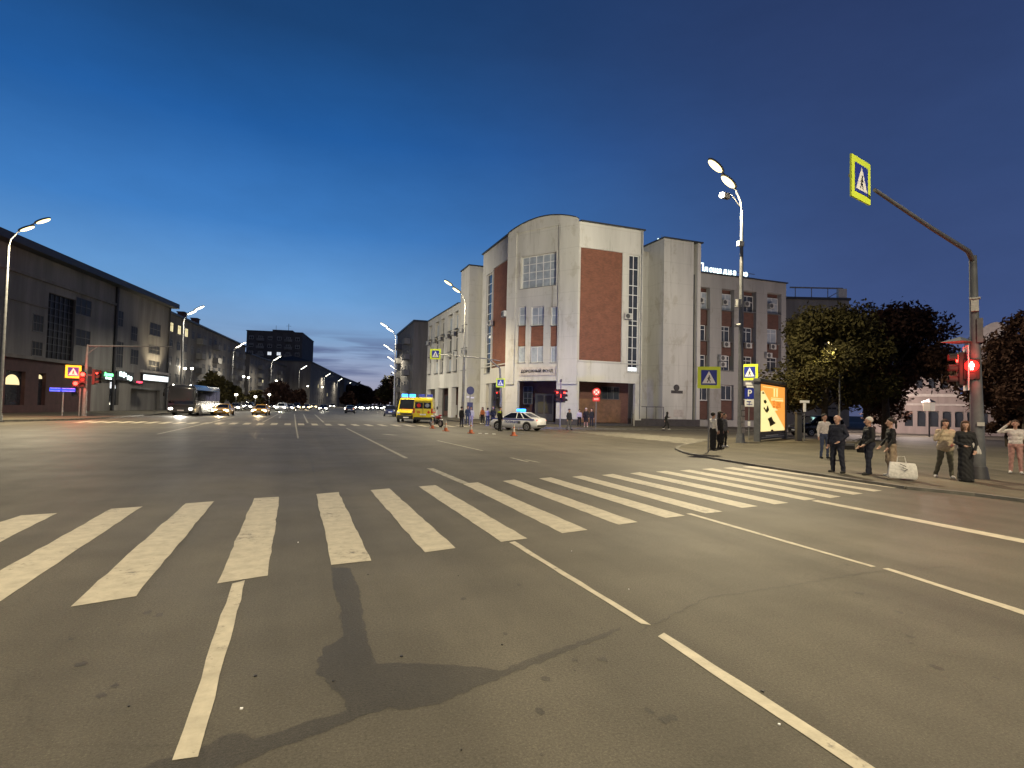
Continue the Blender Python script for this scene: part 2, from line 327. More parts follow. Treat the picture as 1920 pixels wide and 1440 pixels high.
def text(body, size, m, parent, Mx, ext=.02, name='lettering', align='CENTER', bold=0.):
    cu = bpy.data.curves.new('t', 'FONT'); cu.body = body; cu.size = size; cu.extrude = ext; cu.align_x = align; cu.align_y = 'CENTER'; cu.offset = bold; cu.resolution_u = 3
    o = bpy.data.objects.new('t', cu); COL.objects.link(o); dg = bpy.context.evaluated_depsgraph_get()
    me = bpy.data.meshes.new_from_object(o.evaluated_get(dg)); bpy.data.objects.remove(o); bpy.data.curves.remove(cu)
    me.name = name; me.materials.clear(); me.materials.append(M[m]); me.transform(Mx)
    return link(name, me, parent)
FRONT = Matrix.Rotation(pi / 2, 4, 'X')       # text standing upright, read from -Y
def spot(name, loc, target, power, col, angle=150, blend=.6, rad=.2, parent=None):
    l = bpy.data.lights.new(name, 'SPOT'); l.energy = power; l.color = col; l.spot_size = radians(angle); l.spot_blend = blend; l.shadow_soft_size = rad
    o = bpy.data.objects.new(name, l); COL.objects.link(o); o.location = loc
    o.rotation_euler = (Vector(target) - Vector(loc)).to_track_quat('-Z', 'Y').to_euler()
    if parent: o.parent = parent
    return o
def point(name, loc, power, col, rad=.1, parent=None):
    l = bpy.data.lights.new(name, 'POINT'); l.energy = power; l.color = col; l.shadow_soft_size = rad
    o = bpy.data.objects.new(name, l); COL.objects.link(o); o.location = loc
    if parent: o.parent = parent
    return o
ROADDIR = radians(9.1)        # the avenue bends this far to the right beyond the crossing
d2 = Vector((sin(ROADDIR), cos(ROADDIR), 0))

# ---------------------------------------------------------------- ground
g = MB(); g.add([(-900, -300, -.01), (900, -300, -.01), (900, 1500, -.01), (-900, 1500, -.01)], [(0, 1, 2, 3)])
struct(g.build('ground', mat('bare_ground', (.05, .048, .04), .95, .4, .3)))
g = MB(); g.add([(-120, -80, 0), (140, -80, 0), (140, 46, 0), (140, 900, 0), (-120, 900, 0)], [(0, 1, 2, 3, 4)])
struct(g.build('road', 'asphalt'))
def pavement(pts, kerb_n, h=.13, m='paving'):
    g = MB(); g.prism([(p[0], p[1]) for p in pts], 'z', -.05, h); g.build('pavement', m)['kind'] = 'structure'
    k = MB()
    for i in range(kerb_n):
        a, b = Vector(pts[i]).xy, Vector(pts[i + 1]).xy; d = (b - a).normalized(); L = (b - a).length; nn = max(1, int(L / 1.0)); w = Vector((-d.y, d.x)) * .075
        for j in range(nn):
            p, q = a + d * (L * j / nn + .01), a + d * (L * (j + 1) / nn - .01)
            k.prism([tuple(p - w), tuple(q - w), tuple(q + w), tuple(p + w)], 'z', -.04, h + .012)
    struct(k.build('kerb', 'kerb'))
cor = [G(1985, 962), G(1930, 943), G(1830, 930), G(1700, 917), G(1560, 896), G(1420, 875), G(1320, 858), G(1284, 850), G(1268, 843), G(1275, 838), G(1310, 831), G(1345, 824), Vector((33, 34.5, 0)), Vector((60, 36, 0)), Vector((110, 37, 0)), Vector((110, 8, 0)), Vector((40, 3, 0))]
pavement(cor, 14, .06)
pavement([Vector(p) for p in [(140, 46.5, 0), (70, 45.5, 0), (36, 45.0, 0), (24, 45.4, 0), (20.6, 46.6, 0), (18.6, 49, 0), (17.8, 53, 0), (17.7, 70, 0), (17.6, 110, 0), (21, 130, 0), (60, 330, 0), (90, 330, 0), (50, 120, 0), (140, 60, 0)]], 10)
lk = [G(-60, 794), G(0, 791), G(60, 790), G(141, 788), G(200, 785), G(255, 781), G(300, 777.5)]
q = lk[-1]; lk += [q + d2 * 40, q + d2 * 110, q + d2 * 340]
pavement(lk + [q + d2 * 340 + Vector((-25, 0, 0)), q + Vector((-25, 20, 0)), lk[0] + Vector((-60, 10, 0))], 9)

# painted markings
def quadpx(mb, pts, z=.004): mb.add([G(x, y, z) for x, y in pts], [(0, 1, 2, 3)] if len(pts) == 4 else [tuple(range(len(pts)))])
def ragged(mb, pts, z=.004, step=.22, amp=.012):
    P = [G(x, y, z) for x, y in pts]; out = []
    for i in range(len(P)):
        a, b = P[i], P[(i + 1) % len(P)]; L = (b - a).length; n = max(1, int(L / step)); t = (b - a).normalized(); nrm = Vector((-t.y, t.x, 0))
        for j in range(n): out.append(a + (b - a) * (j / n) + nrm * random.uniform(-amp, amp))
    mb.add(out, [tuple(range(len(out)))])
c1 = lambda x, y: (x * .5208, 860 + y * .5208)
c2 = lambda x, y: (900 + x * .53125, 760 + y * .53125)
z4 = lambda x, y: (280 + x * .25, 560 + y * .25)
zeb = [[c1(-90, 257), c1(75, 204), c1(207, 196), c1(-90, 345)], [c1(400, 180), c1(512, 172), c1(0, 514), c1(-230, 532)], [c1(668, 161), c1(770, 153), c1(490, 494), c1(250, 533)], [c1(915, 142), c1(1006, 137), c1(965, 421), c1(780, 449)],
       [c1(1138, 127), c1(1219, 120), c1(1336, 366), c1(1195, 382)], [c1(1333, 113), c1(1401, 107), c1(1641, 322), c1(1528, 337)], [c1(1507, 100), c1(1568, 95), c1(1899, 287), c1(1805, 299)],
       [c1(1665, 90), c1(1720, 85), c2(381, 440), c2(292, 451)]]
for a, b, c, d in [((80, 267), (122, 262), (557, 412), (488, 421)), ((207, 258), (250, 254), (722, 389), (655, 397)), ((325, 252), (362, 248), (857, 375), (795, 381)), ((430, 246), (468, 242), (981, 356), (925, 362)), ((528, 240), (566, 236), (1090, 344), (1040, 349)),
                   ((620, 234), (656, 231), (1188, 331), (1145, 335)), ((705, 230), (740, 227), (1275, 322), (1235, 327)), ((782, 225), (818, 222), (1352, 311), (1318, 315)), ((858, 221), (892, 218), (1420, 301), (1390, 304)), ((925, 217), (958, 214), (1487, 289), (1460, 292))]:
    zeb.append([c2(*p) for p in (a, b, c, d)])
for zq in zeb:
    mb = MB(); ragged(mb, zq, .004, .25, .011); struct(mb.build('crossing_stripe', 'paint'))
for pts in [[c1(835, 449), c1(885, 437), c1(712, 1074), c1(622, 1085)], [c2(103, 483), c2(122, 480), c2(604, 774), c2(570, 770)], [c2(625, 814), c2(652, 802), c2(1410, 1290), c2(1330, 1290)],
            [c2(727, 382), c2(745, 381), c2(1396, 568), c2(1380, 570)], [c2(1422, 576), c2(1440, 574), c2(1960, 736), c2(1960, 752)], [c2(1170, 337), c2(1190, 334), c2(1990, 486), c2(1990, 500)]]:
    mb = MB(); ragged(mb, pts, .004, .3, .008); struct(mb.build('lane_line', 'paint'))
def lineon(a, b, w=.13, m='oldpaint', nm='lane_line'):
    a, b = G(*a, .004), G(*b, .004); t = (b - a).normalized(); n = Vector((-t.y, t.x, 0)) * w / 2
    mb = MB(); mb.add([a - n, b - n, b + n, a + n], [(0, 1, 2, 3)]); struct(mb.build(nm, m))
for a, b, w in [((295, 814), (440, 782), .15), ((492, 792), (522, 776), .15), ((569, 777), (577, 793), .15), ((590, 777), (607, 792), .15), ((650, 803), (762, 859), .14), ((806, 878), (872, 906), .2), ((720, 814), (742, 816), .4), ((985, 862), (1012, 867), .12), ((958, 858), (990, 866), .12), ((820, 826), (905, 845), .12), ((552, 776), (555, 800), .1), ((555, 800), (559, 822), .08), ((740, 796), (775, 796), .5)]:
    lineon(a, b, w)
for i in range(29):          # far crossing
    t = i / 28; px = 160 + (868 - 160) * t; py = 790.6 + (799.2 - 790.6) * t
    c = G(px, py, .004); a = c - Vector((.2, 2, 0)); mb = MB(); s_ = Vector((.32, 1.9, 0))
    mb.add([c + Vector((-.24, -1.9, 0)), c + Vector((.24, -1.9, 0)), c + Vector((.24, 1.9, 0)), c + Vector((-.24, 1.9, 0))], [(0, 1, 2, 3)])
    struct(mb.build('crossing_stripe', 'paint'))
for i in range(12):          # crossing of the side street
    y = 26.6 + i * 1.25; x0 = 20.6 - .02 * i; mb = MB()
    mb.add([(x0, y, .004), (x0 + 4.4, y - .3, .004), (x0 + 4.4, y + .22, .004), (x0, y + .5, .004)], [(0, 1, 2, 3)]); struct(mb.build('crossing_stripe', 'oldpaint'))
wet = [(1195, 390), (1200, 470), (1228, 540), (1225, 580), (1240, 640), (1160, 685), (1135, 765), (1165, 790), (1190, 830), (1235, 855), (1250, 905), (1100, 950), (960, 1000), (905, 1012), (885, 988), (835, 985), (760, 1025), (620, 1070), (480, 1125), (560, 1180), (850, 1110), (930, 1070), (1180, 975), (1290, 930), (1400, 895), (1480, 905), (1580, 880), (1700, 832), (1925, 742), (2240, 615), (2235, 606), (1925, 712), (1800, 765), (1740, 748), (1600, 745), (1500, 735), (1345, 738), (1330, 680), (1310, 590), (1295, 480), (1260, 395)]
mb = MB(); ragged(mb, [c1(*p) for p in wet], .0012, .05, .016); struct(mb.build('damp_patch', 'wet'))
for i in range(32):          # oil drips along the lane centres
    t = random.random(); a, b_ = [((1010, 1080), (1330, 1420)), ((880, 1000), (1000, 1400)), ((1500, 1030), (1880, 1300)), ((240, 1160), (120, 1400))][i % 4]; p = G(a[0] + (b_[0] - a[0]) * t + random.gauss(0, 45), a[1] + (b_[1] - a[1]) * t + random.gauss(0, 14), .0012 + .00001 * i)
    r_ = random.uniform(.012, .05) * .8; mb = MB(); mb.add([p + Vector((cos(k * .63) * r_ * random.uniform(.6, 1.2), sin(k * .63) * r_ * random.uniform(.8, 1.7), 0)) for k in range(10)], [tuple(range(10))]); struct(mb.build('oil_stain', 'wet'))
for pts in ([(1192, 1186), (1330, 1120), (1480, 1098), (1640, 1072), (1800, 1062)], [(560, 826), (585, 868), (592, 905), (640, 940)]):
    P = [G(*q) for q in pts]; Q = []
    for a, b_ in zip(P[:-1], P[1:]):
        n = max(2, int((b_ - a).length / .08)); nrm = (b_ - a).normalized().cross(Vector((0, 0, 1)))
        Q += [a.lerp(b_, k / n) + nrm * random.uniform(-.025, .025) for k in range(n)]
    mb = MB()
    for k in range(len(Q) - 1):
        d = (Q[k + 1] - Q[k]).normalized(); nr = d.cross(Vector((0, 0, 1))) * random.uniform(.004, .011); z = Vector((0, 0, .0016)); mb.add([Q[k] - nr + z, Q[k + 1] - nr + z, Q[k + 1] + nr + z, Q[k] + nr + z], [(0, 1, 2, 3)])
    struct(mb.build('road_crack', 'wet'))
for i in range(14):          # scattered litter and chips
    p = G(random.uniform(200, 1700), random.uniform(1000, 1420)); mb = MB(Matrix.Translation(p) @ Matrix.Rotation(random.uniform(0, 6), 4, 'Z'))
    w = random.uniform(.004, .012); mb.prism([(-w, -w * .6), (w * .7, -w), (w, w * .5), (-w * .3, w)], 'z', .001, .008)
    tag(mb.build('litter_scrap', 'signwhite' if i % 3 == 0 else 'plastic'), 'tiny pale or dark scrap of litter lying on the asphalt', 'litter', 'scraps scattered on the near asphalt')

# ---------------------------------------------------------------- facades
class Facade:                 # a vertical wall plane; u runs to the viewer's right, d outward, z up
    def __init__(s, o, u):
        s.o = Vector((o[0], o[1], 0)); s.u = Vector((u[0], u[1], 0)).normalized(); s.n = s.u.cross(Vector((0, 0, 1)))
        s.T = Matrix(((s.u.x, -s.n.x, 0, s.o.x), (s.u.y, -s.n.y, 0, s.o.y), (0, 0, 1, 0), (0, 0, 0, 1)))   # local y = inward
    def uv(s, px, py):
        r = Vector(ray(px, py)); c = Vector((0, 0, CH)); t = (s.o - c).dot(s.n) / r.dot(s.n); p = c + r * t
        return ((p - s.o).dot(s.u), p.z)
    def rect(s, x0, y0, x1, y1):
        a = s.uv(x0, y0); b = s.uv(x1, y1); return (a[0], b[1], b[0], a[1])
    def wall(s, mb, L, z0, z1, holes, t=.4):
        us = sorted({0, L, *[min(max(q, 0), L) for h in holes for q in (h[0], h[2])]}); zs = sorted({z0, z1, *[min(max(q, z0), z1) for h in holes for q in (h[1], h[3])]})
        old = mb.T; mb.T = s.T
        for j in range(len(zs) - 1):
            run = None
            for i in range(len(us) - 1):
                uc, zc = (us[i] + us[i + 1]) / 2, (zs[j] + zs[j + 1]) / 2
                full = not any(h[0] < uc < h[2] and h[1] < zc < h[3] for h in holes)
                if full: run = us[i] if run is None else run
                if run is not None and (not full or i == len(us) - 2):
                    mb.box((run, 0, zs[j]), (us[i + 1] if full else us[i], t, zs[j + 1])); run = None
        mb.T = old
    def B(s): return MB(s.T)
def window(parent, F, r, cols=2, rows=2, inset=.16, fr='frame', gl='glass', fw=.07, name='window', sill=True, splits=None):
    u0, z0, u1, z1 = r; f = F.B()
    for a, b in (((u0, inset, z0), (u0 + fw, inset + .07, z1)), ((u1 - fw, inset, z0), (u1, inset + .07, z1)), ((u0 + fw, inset, z0), (u1 - fw, inset + .07, z0 + fw)), ((u0 + fw, inset, z1 - fw), (u1 - fw, inset + .07, z1))): f.box(a, b)
    for i in range(1, cols): u = u0 + (u1 - u0) * i / cols; f.box((u - fw * .4, inset + .004, z0 + fw), (u + fw * .4, inset + .06, z1 - fw))
    for j in range(1, rows):
        z = z0 + (z1 - z0) * (splits[j - 1] if splits else j / rows); f.box((u0 + fw, inset + .008, z - fw * .4), (u1 - fw, inset + .056, z + fw * .4))
    w = f.build(name, fr, parent)
    p = F.B(); p.box((u0 + fw * .5, inset + .03, z0 + fw * .5), (u1 - fw * .5, inset + .045, z1 - fw * .5)); p.build('pane', gl, w)
    if sill:
        q = F.B(); q.box((u0 - .06, -.09, z0 - .05), (u1 + .06, inset, z0)); q.build('sill', 'metal', w)
    return w
def aircon(F, u, z, label, w=.85, off=.06):
    T = F.T @ Matrix.Translation((u, -off - .38, z)); r = thing('air_conditioner', label, 'air conditioner', T.translation, atan2(F.u.y, F.u.x), 'air conditioners hung on the office building')
    b = MB(); b.box((-w / 2, 0, 0), (w / 2, .34, .62)); b.build('casing', 'acbox', r, bevel=.02)
    b = MB(); b.disc((-.1, -.012, .31), .25, 'y', .02); b.build('fan_grille', 'grille', r)
    b = MB(); [b.box((x - .02, .0, -.06), (x + .02, .44, -.02)) for x in (-.3, .3)]; b.build('bracket', 'metal', r)
    return r

# ---------------------------------------------------------------- the corner office building
office = thing('office_building', 'pale plastered corner office building with brick panels and an arched top', 'building', (26, 60, 0))
INV = Matrix.Translation((-26, -60, 0))
def opart(mb, name, m, par=None, bevel=0):   # built in world space, then moved into the building's frame
    me = mb.mesh(name, m); me.transform(INV); return link(name, me, par or office, bevel)
_window = window
def owin(F, r, **k):
    w = _window(None, F, r, **k)
    for o in [w] + list(w.children): o.data.transform(INV)
    w.parent = office; return w
LE, CL, CR, RE = Vector((21.8, 68.9, 0)), Vector((21.8, 59.7, 0)), Vector((26.8, 52.2, 0)), Vector((34.4, 52.2, 0))
HT = 21.0
FL, FC, FR = Facade(LE, CL - LE), Facade(CL, CR - CL), Facade(CR, RE - CR)
lenL, lenC, lenR = (CL - LE).length, (CR - CL).length, (RE - CR).length
wl = MB()
gf = FR.uv(1092, 715)[1]; gfl = gf
# left side: slot window, brick panel, ground opening
slotL = FL.rect(912.5, 520, 918.5, 700); brickL = FL.rect(925, 503, 957, 684.5); slotL = (slotL[0], FL.uv(915, 700)[1], slotL[2], FL.uv(915, 515)[1])
brickL = (brickL[0], brickL[1], lenL - .15, FL.uv(940, 494)[1]); openL = (FL.uv(911, 730)[0], 0, FL.uv(940, 730)[0], gf)
FL.wall(wl, lenL, 0, HT, [slotL, brickL, openL])
# right side
brickR = FR.rect(1087, 464, 1165, 679); slotR = FR.rect(1180, 477, 1196.5, 699); openR = (FR.uv(1085, 740)[0], 0, FR.uv(1191, 740)[0], gf)
brickR = (brickR[0], brickR[1], brickR[2], FR.uv(1125, 468)[1])
FR.wall(wl, lenR, 0, HT, [brickR, slotR, openR])
# chamfered front: big window, three strips, entrance
bigw = (FC.uv(977, 500)[0], FC.uv(1010, 538)[1], FC.uv(1043, 500)[0], FC.uv(1010, 477)[1])
st = []
for xa, xb in ((971, 985), (994.5, 1018.5), (1031.5, 1045.5)):
    xm = (xa + xb) / 2; st.append((FC.uv(xa, 640)[0], FC.uv(xm, 680)[1], FC.uv(xb, 640)[0], FC.uv(xm, 575)[1]))
openC = (FC.uv(970, 740)[0], 0, FC.uv(1043, 740)[0], FC.uv(1010, 714)[1])
FC.wall(wl, lenC, 0, HT, [bigw, openC] + st)
# arched parapet and raised pilasters of the front
ut = lenC; arch = [(.0, HT)] + [(ut * .96 * i / 18, HT + .1 + 1.15 * sin(pi * (i / 18) * .93) ** .8) for i in range(19)] + [(ut * .96, HT)]
pa = MB(FC.T); pa.prism(arch, 'y', -.12, .4)
for a, b in ((.0, FC.uv(968, 600)[0] - .12), (FC.uv(1049, 600)[0], lenC - .02)): pa.box((a, -.16, gf - .3), (b, -.003, HT - .02))
wl2 = pa
opart(wl, 'wall', 'plaster'); opart(wl2, 'parapet', 'plaster')
# solid core behind the skins, and dark recesses of the ground floor
core = MB()
def inset(p, d): return p
cp = [(LE.x + .42, LE.y + .0), (CL.x + .42, CL.y + .2), (CR.x + .28, CR.y + .42), (RE.x, RE.y + .42), (RE.x, 68.9)]
core.prism(cp, 'z', gf + .5, HT - .3); opart(core, 'core_wall', 'plaster2')
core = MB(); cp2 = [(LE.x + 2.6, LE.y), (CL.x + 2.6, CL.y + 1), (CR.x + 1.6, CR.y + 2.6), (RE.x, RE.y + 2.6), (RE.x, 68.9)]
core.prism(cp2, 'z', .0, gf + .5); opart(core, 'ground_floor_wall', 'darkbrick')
sf = MB(); sf.prism([(LE.x + .3, LE.y), (CL.x + .3, CL.y), (CR.x + .2, CR.y + .3), (RE.x - .1, RE.y + .3), (RE.x - .1, 68.9)], 'z', gf + .15, gf + .45); opart(sf, 'soffit', 'plaster2')
def obrick(F, r, nm='brick_panel'):
    b = F.B(); b.box((r[0], .14, r[1]), (r[2], .36, r[3])); opart(b, nm, 'brick')
obrick(FL, brickL); obrick(FR, brickR)
rf = MB(FL.T); rf.box((-.15, -.22, HT), (lenL, .5, HT + .14)); rf.T = FR.T; rf.box((0, -.22, HT), (lenR + .15, .5, HT + .14)); rf.T = FC.T
for i in range(18):
    (a, b), (c, d) = arch[1 + i], arch[2 + i]; rf.add([(a, -.25, b), (c, -.25, d), (c, .45, d), (a, .45, b), (a, -.25, b + .09), (c, -.25, d + .09), (c, .45, d + .09), (a, .45, b + .09)], [(0, 3, 2, 1), (4, 5, 6, 7), (0, 1, 5, 4), (1, 2, 6, 5), (2, 3, 7, 6), (3, 0, 4, 7)])
opart(rf, 'coping', 'roofmetal')
rf = MB(); rf.prism([(LE.x + .4, LE.y), (CL.x + .4, CL.y), (CR.x + .3, CR.y + .4), (RE.x, RE.y + .4), (RE.x, 68.9)], 'z', HT - .29, HT - .1); opart(rf, 'roof', 'roofmetal')
owin(FC, bigw, cols=5, rows=4, inset=.3, gl='blind', fw=.1)
for k, r in enumerate(st):
    h = r[3] - r[1]; c = 2 if k == 1 else 1
    owin(FC, (r[0], r[3] - h * .335, r[2], r[3]), cols=c, rows=2, gl='blind', inset=.2, fw=.08, splits=[.55])
    b = FC.B(); b.box((r[0], .1, r[1] + h * .30), (r[2], .36, r[3] - h * .345)); opart(b, 'brick_panel', 'brick')
    owin(FC, (r[0], r[1] + .02, r[2], r[1] + h * .29), cols=c, rows=1, gl='blind', inset=.2, fw=.08)
owin(FR, slotR, cols=2, rows=10, gl='glass', inset=.2, fw=.09, splits=[.1, .21, .3, .4, .44, .55, .66, .74, .88])
lw = FR.B(); lw.box((slotR[0] + .12, .17, slotR[1] + .15), (slotR[2] - .12, .19, slotR[1] + .55)); opart(lw, 'lamp_reflection', 'litcool')  # glowing strip painted in for a lamp's reflection in the slot window
owin(FL, slotL, cols=1, rows=10, gl='glass', inset=.2, fw=.09)
for F, r in ((FR, slotR), (FC, bigw)):
    for a_ in (r[0] - .18, r[2] + .02): b = F.B(); b.box((a_, -.05, r[1] - .1), (a_ + .16, -.003, r[3] + .1)); opart(b, 'window_surround', 'plaster')
# belt course, sign board and lettering
for F, L in ((FL, lenL), (FR, lenR)):
    b = F.B(); b.box((0, -.07, brickR[1] - .22), (L, -.003, brickR[1] - .08)); opart(b, 'string_course', 'plaster2')
sg = (FC.uv(974, 700)[0], FC.uv(1010, 704)[1], FC.uv(1042, 700)[0], FC.uv(1010, 688)[1])
b = FC.B(); b.box((sg[0], -.1, sg[1]), (sg[2], -.02, sg[3])); nb = opart(b, 'name_board', 'trim')
tx = text('ДОРОЖНЫЙ ФОНД', (sg[3] - sg[1]) * .46, 'plastic', None, INV @ FC.T @ Matrix.Translation(((sg[0] + sg[2]) / 2, -.13, (sg[1] + sg[3]) / 2)) @ FRONT, .02); tx.parent = nb
# plinth and ground floor doors
b = MB()
for F, L, h in ((FL, lenL, openL), (FR, lenR, openR), (FC, lenC, openC)):
    b.T = F.T; b.box((0 if F is not FL else 0, -.04, 0), (h[0], -.003, .75)); b.box((h[2], -.04, 0), (L, -.003, .75)); b.box((h[0], .3, 0), (h[2], 2.5, .35))
opart(b, 'plinth', 'plinth')
b = MB(); b.T = FC.T; b.tube([(FC.uv(1047, 600)[0], -.09, gf), (FC.uv(1047, 600)[0], -.09, HT + .2)], .07, 8); opart(b, 'drainpipe', 'plaster2')  # added pipe stands in for the pilaster's shadow line
b = MB(); b.T = FR.T; b.tube([(lenR - .25, -.1, .9), (lenR - .25, -.1, HT)], .06, 8); opart(b, 'drainpipe', 'metal')
g1 = Facade(CR + Vector((.2, 2.5, 0)), (1, 0)); gC = Facade(CL + Vector((2.0, .9, 0)), CR - CL)
dw = gC.B(); dw.box((2.2, -.06, .4), (4.6, -.003, 3.4)); dr = opart(dw, 'door', 'darkframe')
dw = gC.B(); dw.box((2.4, -.08, 1.2), (3.3, -.062, 3.2)); dw.box((3.5, -.08, 1.2), (4.4, -.062, 3.2)); me = dw.mesh('door_glass', 'glass'); me.transform(INV); link('door_glass', me, dr)
for a, b_ in ((.6, 1.8), (5.2, 6.6)): owin(gC, (a, 2.2, b_, 4.2), cols=2, rows=3, inset=-.06, fr='metal', sill=False)
owin(g1, (4.0, 2.9, 6.2, 4.3), cols=3, rows=1, inset=-.06, fr='darkframe', sill=False)
b = g1.B(); b.box((.6, -.03, .4), (6.4, -.004, 2.9)); opart(b, 'shutter', mat('rusty_shutter', (.16, .085, .05), .8, .4, 1.2))
# railing of the entrance steps
rl = FR.B(); rl.tube([(lenR - 1.0, .3, 1.5), (lenR - .3, .3, .9)], .03); rl.tube([(lenR - 1.0, .3, 0.3), (lenR - 1.0, .3, 1.5)], .03); rl.tube([(lenR - .3, .3, 0.3), (lenR - .3, .3, .9)], .03); opart(rl, 'railing', 'metal')
# stair block on the right and the three storey wing
SL, SR = Vector((37.9, 53.4, 0)), Vector((42.9, 53.4, 0)); FS = Facade(SL, (1, 0)); lenS = 5.0
w = MB(); w.box((SL.x, SL.y + .002, 0), (SR.x - 1.0, 66, HT)); w.box((SR.x - 1.0 + .55, SL.y + .001, 0), (SR.x, 66, HT - .005)); opart(w, 'stair_block', 'plaster')
w = MB(); w.box((RE.x + .02, RE.y + 4.2, 0), (SL.x - .01, 66, HT - .8)); opart(w, 'recess_wall', 'plaster2')
b = MB(); b.box((SR.x - 1.0, SL.y + .5, .9), (SR.x - .45, SL.y + .6, 17.5)); opart(b, 'slot_glazing', 'glass')
b = MB(); b.box((SL.x - .15, SL.y - .2, HT), (SR.x + .2, 66, HT + .14)); opart(b, 'coping', 'roofmetal')
b = MB(); b.box((RE.x - .02, RE.y - .05 + .5, 0), (SL.x, RE.y + 3, .9)); b.box((SL.x - .02, SL.y - .05, 0), (SR.x + .02, SL.y - .002, .9)); opart(b, 'plinth', 'plinth')
rl = MB(); zt = 2.2
for x in (RE.x + 1.2, RE.x + 2.4, SL.x - .1): rl.tube([(x, 53.0, .9), (x, 53.0, zt)], .035)
rl.tube([(RE.x + .3, 53.0, zt), (SL.x - .1, 53.0, zt)], .035); opart(rl, 'railing', 'darkmetal')
b = FS.B(); u, z = FS.uv(1268, 727); b.disc((u, -.06, z), .36, 'y', .06); opart(b, 'round_plaque', 'plinth')
b = FS.B(); u, z = FS.uv(1269, 735); b.box((u - .75, -.07, z - .16), (u + .75, -.004, z + .16)); pl = opart(b, 'address_plate', 'plinth')
b = FS.B(); u, z = FS.uv(1272, 775); b.box((u - .65, -.012, z - .4), (u + .7, -.004, z + .4)); opart(b, 'repaired_patch', 'trim')
FWg = Facade((42.9, 53.7, 0), (1, 0)); lenW = 13.0; HW = 17.7
w = MB(); holes = []; bays = [(1309, 1331), (1353, 1376.5), (1394, 1418), (1438.5, 1465)]; rows_ = [(543, 579, 'a'), (608, 636, 'b'), (664, 690, 'c'), (722, 752, 'd')]
bay = []
for xa, xb in bays:
    xm = (xa + xb) / 2; k = (xm - 1320) * .09
    ua, ub = FWg.uv(xa, 620)[0], FWg.uv(xb, 620)[0]; bay.append((ua, ub)); holes.append((ua, FWg.uv(xm, 695 + k * .3)[1], ub, FWg.uv(xm, 538 + k)[1])); holes.append((ua, .9, ub, FWg.uv(xm, 722)[1]))
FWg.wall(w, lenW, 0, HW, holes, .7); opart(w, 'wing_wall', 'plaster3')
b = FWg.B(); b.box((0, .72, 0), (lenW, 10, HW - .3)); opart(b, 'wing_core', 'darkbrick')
b = FWg.B(); b.box((-.0, -.2, HW), (lenW + .15, 10, HW + .13)); opart(b, 'coping', 'roofmetal')
for (ua, ub), h in zip(bay, holes[::2]):
    zt, zb = h[3], h[1]; H = zt - zb
    owin(FWg, (ua + .06, zt - H * .26, ub - .06, zt - .5), cols=2, rows=2, inset=.5, gl=random.choice(['glass', 'blind']), splits=[.62])
    owin(FWg, (ua + .06, zt - H * .64, ub - .3, zt - H * .45), cols=2, rows=2, inset=.5, gl=random.choice(['glass', 'blind']), splits=[.72])
    owin(FWg, (ua + .06, zb + .1, ub - .3, zb + H * .19), cols=2, rows=2, inset=.5, splits=[.72])
    for zz in ((zt - H * .45 + .02, zt - H * .26 - .02), (zb + H * .19 + .02, zt - H * .64 - .02)):
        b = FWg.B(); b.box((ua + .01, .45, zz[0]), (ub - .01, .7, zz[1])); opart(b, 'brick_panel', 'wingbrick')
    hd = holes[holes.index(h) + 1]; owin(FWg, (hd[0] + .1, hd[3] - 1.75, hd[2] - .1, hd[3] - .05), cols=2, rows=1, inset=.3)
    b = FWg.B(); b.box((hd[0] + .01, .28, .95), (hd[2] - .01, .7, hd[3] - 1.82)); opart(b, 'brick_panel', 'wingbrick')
# left (avenue) side: stair block and wing
w = MB(); w.box((21.8, 75.0, 0), (30, 79.2, HT)); opart(w, 'stair_block', 'plaster'); b = MB(); b.box((21.6, 74.8, HT), (30, 79.2, HT + .14)); opart(b, 'coping', 'roofmetal')
w = MB(); w.box((23.6, 68.95, 0), (30, 74.98, HT - .8)); opart(w, 'recess_wall', 'plaster2')
FA = Facade((21.6, 99.5, 0), (0, -1)); lenA = 20.3; HA = 16.5
hA = []; bA = []
for xa, xb in ((802.5, 808), (814, 821), (824.5, 831), (837.5, 846), (849.5, 857), (864.5, 872.5)):
    xm = (xa + xb) / 2; ua, ub = FA.uv(xa, 680)[0], FA.uv(xb, 680)[0]; hA.append((ua, FA.uv(xm, 704 - (xm - 805) * .1)[1], ub, FA.uv(xm, 612 - (xm - 805) * .56)[1])); bA.append((ua, ub))
gA = FA.uv(850, 726)[1]
for xa, xb in ((800, 815), (821, 840), (846, 869)): hA.append((max(.2, FA.uv(xa, 760)[0]), 0, FA.uv(xb, 760)[0], gA))
w = MB(); FA.wall(w, lenA, 0, HA, hA, .7); opart(w, 'wing_wall', 'plaster')
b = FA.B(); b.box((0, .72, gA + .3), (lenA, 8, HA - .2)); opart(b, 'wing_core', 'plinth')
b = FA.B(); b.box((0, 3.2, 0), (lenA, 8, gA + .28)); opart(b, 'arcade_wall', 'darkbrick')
b = FA.B(); b.box((-.15, -.2, HA), (lenA, 8, HA + .13)); opart(b, 'coping', 'roofmetal')
for h in hA[:6]:
    H = h[3] - h[1]
    for k, (a, c) in enumerate(((.03, .24), (.37, .58), (.72, .95))):
        owin(FA, (h[0] + .05, h[1] + H * a, h[2] - .05, h[1] + H * c), cols=2, rows=1, inset=.35, gl=random.choice(['glass', 'glass', 'blind']))
    for a, c in ((.26, .36), (.6, .7)):
        b = FA.B(); b.box((h[0] + .01, .4, h[1] + H * a), (h[2] - .01, .7, h[1] + H * c)); opart(b, 'spandrel', 'plinth')
for x in (1, 6.5, 12, 17):
    b = FA.B(); b.box((x, 3.1, 1.0), (x + 2, 3.19, 3.6)); opart(b, 'arcade_glazing', 'glass')
